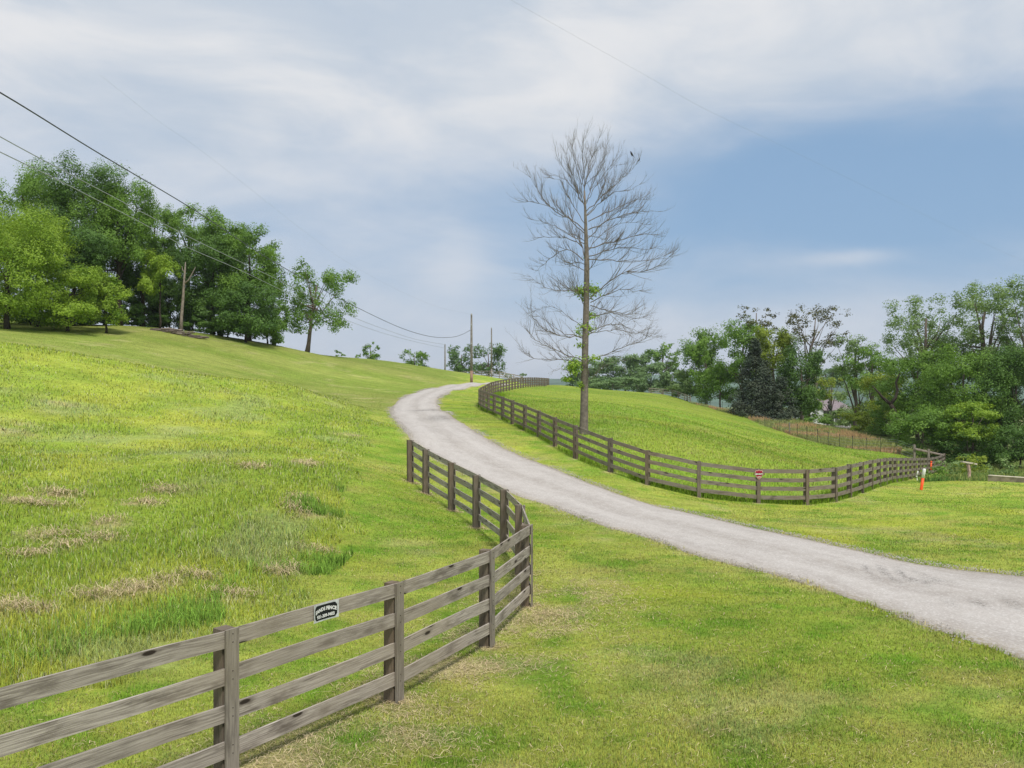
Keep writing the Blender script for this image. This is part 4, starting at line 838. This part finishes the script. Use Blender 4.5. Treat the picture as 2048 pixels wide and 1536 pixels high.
def fence_sign():
    a, b = A[2], A[3]; d = b[:2]-a[:2]; L = np.hypot(*d); d /= L; n = np.array([d[1], -d[0]])
    f = .505; c = a+(b-a)*f; sl = (b[2]-a[2])/L; W_, H_ = .335, .180
    ctr = np.array([c[0], c[1], c[2]-.083])
    def at(x, y, o): bend = .020*(abs(x)/(W_/2))**3; return ctr+np.array([d[0]*x, d[1]*x, sl*x+y])+np.append(n, 0)*(.0155+o+bend)
    root = empty('fence_sign', tuple(ctr)); tag(root, 'small black sign with silver border and white phone number on the top rail', 'sign')
    def plate(name, w, h, o, m, r=.0, th=.003):
        nx = 14; ny_ = 8; V = []; Fc = []
        for oo in (o, o-th):
            for j in range(ny_+1):
                for i in range(nx+1):
                    x = (i/nx-.5)*w; y = (j/ny_-.5)*h; k = max(0, abs(x)-(w/2-r))/max(r, 1e-6) if r else 0; y *= 1-(1-math.sqrt(max(0, 1-k*k)))*(2*r/h) if r else 1
                    V.append(at(x, y, oo))
        s = (nx+1)*(ny_+1)
        for q_ in (0, 1):
            for j in range(ny_):
                for i in range(nx): k = q_*s+j*(nx+1)+i; Fc.append((k, k+1, k+nx+2, k+nx+1) if not q_ else (k, k+nx+1, k+nx+2, k+1))
        edge = [i for i in range(nx+1)]+[j*(nx+1)+nx for j in range(1, ny_+1)]+[ny_*(nx+1)+i for i in range(nx-1, -1, -1)]+[j*(nx+1) for j in range(ny_-1, 0, -1)]
        for u, v_ in zip(edge, edge[1:]+edge[:1]): Fc.append((u, u+s, v_+s, v_))
        return np_mesh(name, V, Fc, m, root)
    plate('plate', W_, H_, .003, M['sign_silver']); plate('black_panel', W_-.035, H_-.03, .0045, M['sign_black'], .03, .001)
    def arch(x, y): x *= 1.12; k = x/.135; return at(x, y*1.25+.030-.022*k*k, .0058)
    text_mesh('lettering', 'SANDS FENCE', .040, arch, M['white'], root, .0018)
    text_mesh('lettering', '931-309-9403', .037, lambda x, y: at(x*1.14, y*1.25-.042, .0058), M['white'], root, .0014)
fence_sign()
def shield_sign():
    p = B[[i for i, q in enumerate(fb) if q[0] == 1517][0]]; k = [i for i, q in enumerate(fb) if q[0] == 1517][0]; d = B[k+1][:2]-B[k-1][:2]; d /= np.hypot(*d); n = np.array([d[1], -d[0]])*-1
    d = -d if d[0] < 0 else d; ctr = np.array([p[0], p[1], p[2]-.20])+np.append(n, 0)*.055; s = .20
    root = empty('shield_sign', tuple(ctr)); tag(root, 'red shield sign with white edge and lettered band on a fence post', 'sign')
    def at(x, y, o): return ctr+np.array([d[0]*x, d[1]*x, y])+np.append(n, 0)*o
    out_ = [(0, .92), (.28, .74), (.62, .78), (.80, .50), (.66, .22), (.70, -.10), (.52, -.52), (.22, -.82), (0, -.98)]; out_ = out_+[(-x, y) for x, y in out_[-2:0:-1]]
    def slab(name, pts, o, th, m):
        V = [at(x*s, y*s, o) for x, y in pts]+[at(x*s, y*s, o-th) for x, y in pts]; k = len(pts); Fc = [tuple(range(k))[::-1], tuple(range(k, 2*k))]+[(i, (i+1) % k, (i+1) % k+k, i+k) for i in range(k)]
        return np_mesh(name, V, Fc, m, root)
    slab('border', out_, .004, .008, M['pale_red']); slab('red_panel', [(x*.86, y*.86) for x, y in out_], .007, .002, M['sign_red'])
    slab('band', [(-1.08, -.12), (1.08, -.12), (1.08, .22), (-1.08, .22)], .012, .003, M['sign_black']); slab('band_face', [(-1.0, -.06), (1.0, -.06), (1.0, .16), (-1.0, .16)], .0145, .002, M['sign_tan'])
    text_mesh('lettering', 'SECURITY', .07, lambda x, y: at(x*.95, y+.008, .0165), M['white'], root, .003)
    text_mesh('lettering', '24/7', .07, lambda x, y: at(x, y-.10, .0095), M['white'], root, .002)
shield_sign()
# leaning orange and white marker, its little white neighbour, red stakes behind the fence
def marker(px0, py0, px1, py1, D, r, split, label, name='marker_post', mats=('orange', 'white')):
    b = P(px0, py0, D); t = P(px1, py1, D); root = empty(name, tuple(b)); tag(root, label, 'marker post'); m_ = b+(t-b)*split
    q = MB(); q.tube([b-(t-b)*.12, b, m_], [r, r, r], 12); q.build('lower_tube', M[mats[0]], root, smooth=True)
    q = MB(); q.tube([m_-(t-b)*.002, t-(t-b)*.05, t-(t-b)*.015, t], [r*1.12, r*1.12, r*.9, r*.4], 12); q.build('upper_tube', M[mats[1]], root, smooth=True)
bz = on(1842, 38.5); dy = (HZ+(CH-bz[2])/38.5*F)-967
marker(1842, 968+dy*.0+dy, 1849, 924+dy, 38.5, .066, .58, 'leaning orange and white tube marker on the lawn before the fence end')
marker(1834.5, 960, 1834, 950, 45, .02, .3, 'thin small white marker leaning beside the orange one', mats=('white', 'white'))
marker(1833, 953, 1836, 942, 45, .035, .1, 'short white stake cap behind the small marker', mats=('white', 'white'))
marker(1862, 938, 1862.5, 922, 52, .05, .8, 'red stake standing in the weeds by the end of the board fence', mats=('orange', 'orange'))
# broken sign post in the weeds: leaning pinkish post with a plank across
pb = on(1938, 50); zt = CH-(928-HZ)/F*50; root = empty('plank_post', tuple(pb)); tag(root, 'peeling post with a tilted plank nailed across its top in the weeds', 'post')
q = MB(); q.tube([(pb[0], 50, pb[2]-.3), (pb[0]+.02, 50, pb[2]+.6), (pb[0]-.06, 50, zt)], [.10, .10, .11], 7); q.build('post', M['pinkw'], root)
q = MB(); c0, c1 = P(1923, 923, 50), P(1952, 928, 50); q.hexa([c0+v for v in (np.array([0, -.15, -.05]), )]+[c1+np.array([0, -.15, -.05]), c1+np.array([0, .15, -.05]), c0+np.array([0, .15, -.05]), c0+np.array([0, -.15, .05]), c1+np.array([0, -.15, .05]), c1+np.array([0, .15, .05]), c0+np.array([0, .15, .05])], (1, .2, .1)); q.build('plank', M['conc_top'], root)
# low concrete wall at the right edge of the lawn
w0, w1 = on(1976, 43.2), on(2250, 38.5); root = empty('low_wall', tuple(w0)); tag(root, 'low brown concrete wall with a pale cap at the right edge of the lawn', 'wall')
def wallbox(p, q_, z0, z1, th, m, nm, e=0):
    d = q_[:2]-p[:2]; d /= np.hypot(*d); n = np.array([-d[1], d[0]]); mb = MB(); p2 = p[:2]-d*e; q2 = q_[:2]+d*e; c = []
    for zz in (0, 1):
        for (pt, z) in ((p2, z0[0] if not zz else z1[0]), (q2, z0[1] if not zz else z1[1])): c.append((pt[0], pt[1], z))
    a, b, c_, d_ = c; nn = np.array([n[0], n[1], 0])*th
    mb.hexa([np.array(a), np.array(b), np.array(b)+nn, np.array(a)+nn, np.array(c_), np.array(d_), np.array(d_)+nn, np.array(c_)+nn], (3, .3, .3)); mb.build(nm, M[m], root)
zt0 = w0[2]+.30; zt1 = zt0+.0
wallbox(w0, w1, (w0[2]-.5, w1[2]-.5), (zt0, zt1), .3, 'conc', 'wall_body'); wallbox(w0-np.array([0, .02, 0]), w1-np.array([0, .02, 0]), (zt0+.002, zt1+.002), (zt0+.035, zt1+.035), .36, 'conc_top', 'cap', .03)

# ------------------------------------------------------------------ house beyond the trees
M['roof'] = plain('grey_shingles', (.23, .19, .20), .9, 0, .15, 1.5); M['wallh'] = plain('house_wall', (.30, .28, .27), .8, 0, .1, 1); M['glass'] = plain('dark_window', (.03, .04, .06), .15); M['trim'] = plain('white_trim', (.62, .63, .62), .6, 0, .05)
def house():
    D = 180.0; zb = CH-(846-HZ)/F*D; ze = CH-(818-HZ)/F*D; zr = CH-(798-HZ)/F*D; x0, x1 = (1628-CX)/F*D, (1702-CX)/F*D; root = empty('house', ((x0+x1)/2, D, zb)); tag(root, 'low house with grey shingle roof and white porch posts half hidden by trees', 'house')
    q = MB(); q.hexa([(x0, D, zb-2), (x1, D, zb-2), (x1, D+8, zb-2), (x0, D+8, zb-2), (x0, D, ze), (x1, D, ze), (x1, D+8, ze), (x0, D+8, ze)], (8, 8, 3)); q.build('wall', M['wallh'], root)
    e = .6; q = MB(); yr = D+4; V = [(x0-e, D-e-1, ze-.25), (x1+e, D-e-1, ze-.25), (x1-2, yr, zr), (x0+2, yr, zr), (x0-e, D+9, ze-.25), (x1+e, D+9, ze-.25)]
    q.add(V+[(a, b, c-.18) for a, b, c in V], [(0, 1, 2, 3), (5, 4, 3, 2), (4, 0, 3), (1, 5, 2), (6, 9, 8, 7), (11, 8, 9, 10), (10, 9, 6), (7, 8, 11), (0, 6, 7, 1), (4, 5, 11, 10), (0, 4, 10, 6), (1, 7, 11, 5)]); q.build('roof', M['roof'], root)
    for k in range(7):
        x = x0+1+k*(x1-x0-2)/6; q = MB(); q.box(x, D-1.1, (zb+ze)/2-.5, .16, .16, ze-zb+.7); q.build('porch_post', M['trim'], root)
    for k in range(4):
        x = x0+1.6+k*1.9; q = MB(); q.box(x, D-.05, zb+1.6, 1.0, .1, 1.5); wn = q.build('window', M['trim'], root); q = MB(); q.box(x, D-.115, zb+1.6, .8, .03, 1.3); q.build('pane', M['glass'], root).parent = wn
    # gable of the left wing
    gx = (1616-CX)/F*D; q = MB(); V = [(gx-2.3, D-3, zb-2), (gx+2.3, D-3, zb-2), (gx+2.3, D-3, ze-.3), (gx, D-3, ze+1.2), (gx-2.3, D-3, ze-.3)]; V2 = [(a, b+6, c) for a, b, c in V]
    q.add(V+V2, [(0, 1, 2, 3, 4), (9, 8, 7, 6, 5), (1, 0, 5, 6), (2, 1, 6, 7), (0, 4, 9, 5)]); q.build('wing', M['trim'], root)
    q = MB(); U = [(gx-2.6, D-3.3, ze-.5), (gx, D-3.3, ze+1.35), (gx+2.6, D-3.3, ze-.5)]; q.add(U+[(a, b+6.5, c) for a, b, c in U]+[(a, b, c+.15) for a, b, c in U]+[(a, b+6.5, c+.15) for a, b, c in U], [(6, 7, 10, 9), (7, 8, 11, 10), (1, 0, 3, 4), (2, 1, 4, 5), (0, 1, 7, 6), (1, 2, 8, 7), (0, 6, 9, 3), (2, 5, 11, 8)]); q.build('wing_roof', M['roof'], root)
house()

# ------------------------------------------------------------------ grass, straw, weeds, gravel crumbs
RG = np.random.default_rng(3)
def blades(name, x, y, h, wd, col, lean=.5, kind='stuff', mat_='blade', zoff=0.0):
    n = len(x); z = T(x, y); a = RG.uniform(0, 6.283, n); la = RG.uniform(0, 6.283, n); ln = RG.uniform(0, lean, n)*h
    zz = z-.01+zoff; wx = np.cos(a)*wd/2; wy = np.sin(a)*wd/2; lx = np.cos(la)*ln; ly = np.sin(la)*ln
    v = np.empty((n, 5, 3)); v[:, 0] = np.stack([x-wx, y-wy, zz], 1); v[:, 1] = np.stack([x+wx, y+wy, zz], 1)
    hm = h*.55; v[:, 2] = np.stack([x+wx*.8+lx*.3, y+wy*.8+ly*.3, zz+hm], 1); v[:, 3] = np.stack([x-wx*.8+lx*.3, y-wy*.8+ly*.3, zz+hm], 1)
    v[:, 4] = np.stack([x+lx, y+ly, zz+h*np.sqrt(np.maximum(.15, 1-(ln/h)**2))], 1)
    b = np.arange(n)*5; q = np.stack([b, b+1, b+2, b+3], 1); t = np.stack([b+3, b+2, b+4], 1)
    flat = np.concatenate([q.ravel(), t.ravel()]).astype(np.int32); me = bpy.data.meshes.new(name); me.vertices.add(n*5); me.vertices.foreach_set('co', v.astype(np.float32).ravel())
    me.loops.add(len(flat)); me.loops.foreach_set('vertex_index', flat); me.polygons.add(2*n)
    me.polygons.foreach_set('loop_start', np.concatenate([np.arange(n)*4, 4*n+np.arange(n)*3]).astype(np.int32)); me.materials.append(M[mat_])
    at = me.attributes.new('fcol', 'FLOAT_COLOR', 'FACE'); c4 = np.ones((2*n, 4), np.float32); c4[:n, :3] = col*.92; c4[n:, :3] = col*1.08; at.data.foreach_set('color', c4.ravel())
    me.update(calc_edges=True); o = bpy.data.objects.new(name, me); COL.objects.link(o); tag(o, kind=kind); return o
def scatter(n, r0, r1, pw, a0=-.70, a1=.74):
    """ground positions thinning out with distance"""
    u = RG.uniform(0, 1, n); e = 2-pw; r = (r0**e+u*(r1**e-r0**e))**(1/e); a = RG.uniform(a0, a1, n); return r*np.sin(a), r*np.cos(a), r
NG = 1250000
x, y, r = scatter(NG, 5.2, 150, 2.45)
m = sod(x, y)
clump = fbm(x, y, .22, 301, 3); clump2 = fbm(x, y, .9, 311, 2)
tall = m['tall']; rd = m['road']; ok = ~rd | (m['dr'] < .04+.30*sst(fbm(x, y, .45, 331), .45, .8))
dens = np.where(tall, .75, .9); fieldm = m['field']; ok &= RG.uniform(0, 1, NG) < dens*(1-.5*m['dry']*~tall)
ok &= ~(m['weed'] | m['strip'])
x, y, r, clump, clump2 = x[ok], y[ok], r[ok], clump[ok], clump2[ok]; col = m['col'][ok]; tl = tall[ok]; fd = fieldm[ok]; dryv = m['dry'][ok]
big = sst(fbm(x, y, 3.1, 321), .35, .75)
h = np.where(tl, .04+.10*clump+.10*big*clump2, np.where(fd, .07+.11*clump, .022+.045*clump)); n = len(x); h = h*RG.uniform(.6, 1.35, n); h = np.where(dryv > .5, h*.45, h); drk = m['dr'][ok]; h = h*(1+1.6*np.exp(-(drk/.22)**2)*(vn(x, y, .5, 333) > .4))
wd = (.0028+.00062*np.maximum(r-5, 0)**.93)*np.where(tl, 1.25, 1.0)*RG.uniform(.7, 1.4, n); h = np.maximum(h, wd*1.6); h = h*(1-.72*sst(r, 35, 140))
cv = RG.uniform(.62, 1.36, n)[:, None]*np.where(tl, .76+.5*clump, .60+.80*clump)[:, None]; col = col*cv; sw = RG.uniform(0, 1, n); yel = (sw < .10)&(~tl)
col[yel] = np.array([.44, .37, .17])*cv[yel]; blu = (sw > .88); col[blu] *= np.array([.70, .92, 1.15]); pale = tl&(sw < .13); col[pale] = np.array([.50, .52, .27])*cv[pale]; ylw = (sw > .45)&(sw < .6); col[ylw] *= np.array([1.22, 1.08, .9])
s1 = ~tl
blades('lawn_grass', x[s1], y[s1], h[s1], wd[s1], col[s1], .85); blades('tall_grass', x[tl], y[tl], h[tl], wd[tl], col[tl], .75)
# lusher tufts along the edge of the unmown ground and beneath the field fence
edge = spline([np.array(g) for g in polyline_G([(150, 1335), (280, 1290), (450, 1243), (560, 1198), (680, 1138), (712, 1090), (692, 1040), (660, 1100), (640, 1060), (670, 1010), (690, 985)])], 600)
k = RG.integers(0, 600, 12000); tx = edge[k, 0]-np.abs(RG.normal(0, .55, 12000)); ty = edge[k, 1]+RG.normal(0, .3, 12000)
kk = vn(tx, ty, 1.3, 401) > .5; tx, ty = tx[kk], ty[kk]; hh = RG.uniform(.16, .42, len(tx))*(.5+.7*vn(tx, ty, .5, 403)); rr = np.hypot(tx, ty)
blades('tall_grass', tx, ty, hh, .0045+.0005*rr*RG.uniform(.6, 1.3, len(tx)), np.array([.18, .32, .05])*(RG.uniform(.65, 1.5, len(tx))[:, None])*np.where(RG.uniform(0, 1, len(tx)) < .14, 1.5, 1)[:, None], .8)
bb = np.array([p[:2] for p in B[10:46]]); k = RG.integers(0, len(bb)-1, 26000); f = RG.uniform(0, 1, 26000)[:, None]; pp = bb[k]*(1-f)+bb[k+1]*f; dd = bb[k+1]-bb[k]; dd /= np.hypot(dd[:, 0], dd[:, 1])[:, None]
nn = np.stack([dd[:, 1], -dd[:, 0]], 1); pp = pp+nn*(np.abs(RG.normal(0, .55, 26000))-.06)[:, None]; kk = vn(pp[:, 0], pp[:, 1], .9, 405) > .25; pp = pp[kk]; n = len(pp)
blades('tall_grass', pp[:, 0], pp[:, 1], RG.uniform(.12, .36, n), RG.uniform(.010, .022, n), np.array([.20, .34, .03])*RG.uniform(.6, 1.35, n)[:, None], .6)
# straw lying on the mown strip, in the tall grass and around the posts
def straw(n, fx, fy, L0, L1, lift=.03):
    x, y = fx, fy; n = len(x); z = T(x, y); a = RG.uniform(0, 6.283, n); L = RG.uniform(L0, L1, n); r = np.hypot(x, y); w_ = (.0007+.00019*r)*RG.uniform(.7, 1.3, n)
    dx, dy = np.cos(a)*L/2, np.sin(a)*L/2; nx_, ny_ = -np.sin(a)*w_, np.cos(a)*w_; z0 = z+RG.uniform(.004, lift, n); z1 = z+RG.uniform(.004, lift, n); zm = (z0+z1)/2+RG.uniform(0, lift*.7, n); cxx = x+RG.normal(0, .012, n)
    v = np.stack([np.stack([x-dx-nx_, y-dy-ny_, z0], 1), np.stack([x-dx+nx_, y-dy+ny_, z0], 1), np.stack([cxx+nx_, y+ny_, zm+.002], 1), np.stack([cxx-nx_, y-ny_, zm+.002], 1), np.stack([x+dx+nx_, y+dy+ny_, z1], 1), np.stack([x+dx-nx_, y+dy-ny_, z1], 1)], 1).reshape(-1, 3)
    b = np.arange(n)*6; f = np.concatenate([np.stack([b, b+1, b+2, b+3], 1), np.stack([b+3, b+2, b+4, b+5], 1)]); c = np.array([.62, .51, .32])*RG.uniform(.55, 1.35, n)[:, None]
    g = RG.uniform(0, 1, n) < .2; c[g] = np.array([.30, .27, .12])*RG.uniform(.7, 1.3, g.sum())[:, None]
    tag(np_mesh('dry_straw', v, f, M['blade'], None, fcol=np.concatenate([c, c])), kind='stuff')
k = RG.integers(0, 80, 15000); sx_, sy_ = straw_line[k, 0]+RG.normal(0, .75, 15000), straw_line[k, 1]+RG.normal(0, .75, 15000); kk = fbm(sx_, sy_, .8, 21) > RG.uniform(.3, .66, 15000); straw(0, sx_[kk], sy_[kk], .03, .15, .03)
px_ = []; py_ = []
for cx, cy, rx, ry in dry_w:
    if math.hypot(cx, cy) < 26:
        c_ = int(420*min(rx, .7)); px_.append(cx+RG.normal(0, rx*.8, c_)); py_.append(cy+RG.normal(0, ry*.6, c_))
straw(0, np.concatenate(px_), np.concatenate(py_), .08, .32, .13)
x, y, r = scatter(16000, 5.2, 26, 2.2); mm = sod(x, y); kk = ~mm['tall'] & ~mm['road'] & ~mm['field'] & (fbm(x, y, 1.1, 501) > .42); kk &= RG.uniform(0, 1, 16000) < .6; straw(0, x[kk], y[kk], .03, .10, .03)
px_ = np.repeat(fence_feet[:len(A)], 160, axis=0)+RG.normal(0, .15, (160*len(A), 2)); straw(0, px_[:, 0], px_[:, 1], .04, .15, .03)
# weedy ground by the end of the fence and the tan grass strip
def region(poly, n):
    P_ = np.array([p[:2] for p in poly]); lo, hi = P_.min(0), P_.max(0); q_ = RG.uniform(lo, hi, (n, 2)); return q_[inside(poly, q_[:, 0], q_[:, 1])]
q_ = region(weed_poly, 60000); n = len(q_); hh = RG.uniform(.15, .55, n)*(.5+.9*vn(q_[:, 0], q_[:, 1], 1.6, 601)); cc = np.array([.10, .20, .045])*RG.uniform(.6, 1.6, n)[:, None]; t_ = vn(q_[:, 0], q_[:, 1], 2.2, 603) > .55; cc[t_] = np.array([.24, .30, .08])*RG.uniform(.7, 1.3, t_.sum())[:, None]
blades('weeds', q_[:, 0], q_[:, 1], hh, RG.uniform(.02, .045, n), cc, .7)
q_ = region(strip_poly, 50000); n = len(q_); cc = np.array([.27, .31, .10])*RG.uniform(.7, 1.4, n)[:, None]; t_ = fbm(q_[:, 0]/2, q_[:, 1], 3, 607) > .56; cc[t_] = np.array([.50, .34, .17])*RG.uniform(.75, 1.2, t_.sum())[:, None]
blades('tan_grass', q_[:, 0], q_[:, 1], RG.uniform(.2, .6, n), RG.uniform(.03, .06, n), cc, .5)
# yellow-green weed clumps round the plank post
for (px, yc, rx, ry, D, lf, lab) in [(1945, 930, 32, 20, 50.6, 'yleaf', 'yellow-green bushy weed behind the plank post'), (1900, 935, 30, 16, 52, 'pleaf', 'grey-green bushy weed left of the plank post'), (2005, 938, 32, 22, 54, 'pleaf', 'dull green weed clump left of the low wall'), (1868, 944, 22, 14, 50, 'mleaf', 'low green weed clump at the end of the board fence')]:
    tree(lab, px, yc, rx, ry, D, lf, lobes=18, K=3.0, trunk=False, name='weed_clump', cat='weeds', seed=77, leafsize=.0032)
# loose gravel at the road edges
def crumbs():
    n = 16000; c = RG.uniform(0, 1, n) < .6; i = (RG.uniform(0, 1, n)**1.4*520).astype(int); ln = np.where(c[:, None], rR[i], rL[i]); o = RG.normal(0, .15, (n, 2))+np.where(c, .08, 0)[:, None]; x, y = ln[:, 0]+o[:, 0], ln[:, 1]+o[:, 1]; r = np.hypot(x, y); ok = (vn(x, y, 2.4, 701) > .38); x, y, r = x[ok], y[ok], r[ok]; n = len(x)
    s = RG.uniform(.005, .013, n)*(1+r*.02); z = T(x, y)+.045; e = np.array([(1, 0, 0), (0, 1, 0), (-1, 0, 0), (0, -1, 0), (0, 0, .8), (0, 0, -.6)]); ro = RG.uniform(0, 6.28, n); v = np.empty((n, 6, 3))
    for k, (a, b, c_) in enumerate(e):
        j = RG.uniform(.7, 1.3, n)*s; v[:, k, 0] = x+(a*np.cos(ro)-b*np.sin(ro))*j; v[:, k, 1] = y+(a*np.sin(ro)+b*np.cos(ro))*j; v[:, k, 2] = z+c_*j
    b = np.arange(n)*6; f = np.concatenate([np.stack([b+i_, b+j_, b+k_], 1) for i_, j_, k_ in ((0, 1, 4), (1, 2, 4), (2, 3, 4), (3, 0, 4), (1, 0, 5), (2, 1, 5), (3, 2, 5), (0, 3, 5))])
    tag(np_mesh('loose_gravel', v.reshape(-1, 3), f, M['gravel'], None), kind='stuff')
M['gravel'] = plain('gravel_stone', (.40, .37, .34), .9, 0, .35, 25)
crumbs()

# ------------------------------------------------------------------ the humid air of the valley
hb = MB(); hb.box(0, 1500, 0, 8000, 6400, 1, 0); zlo, zhi = -14.0, 150.0
hv = [(x_, y_, zlo if z_ < 0 else zhi) for x_, y_, z_ in hb.v]
hm, ht = mat('valley_haze'); pv = ht.add('ShaderNodeVolumePrincipled'); pv.inputs['Color'].default_value = (.86, .91, 1, 1); pv.inputs['Density'].default_value = .00015; pv.inputs['Anisotropy'].default_value = .2
ho = ht.add('ShaderNodeOutputMaterial'); ht.l.new(pv.outputs[0], ho.inputs['Volume'])
tag(np_mesh('haze', hv, hb.f, hm), kind='stuff')
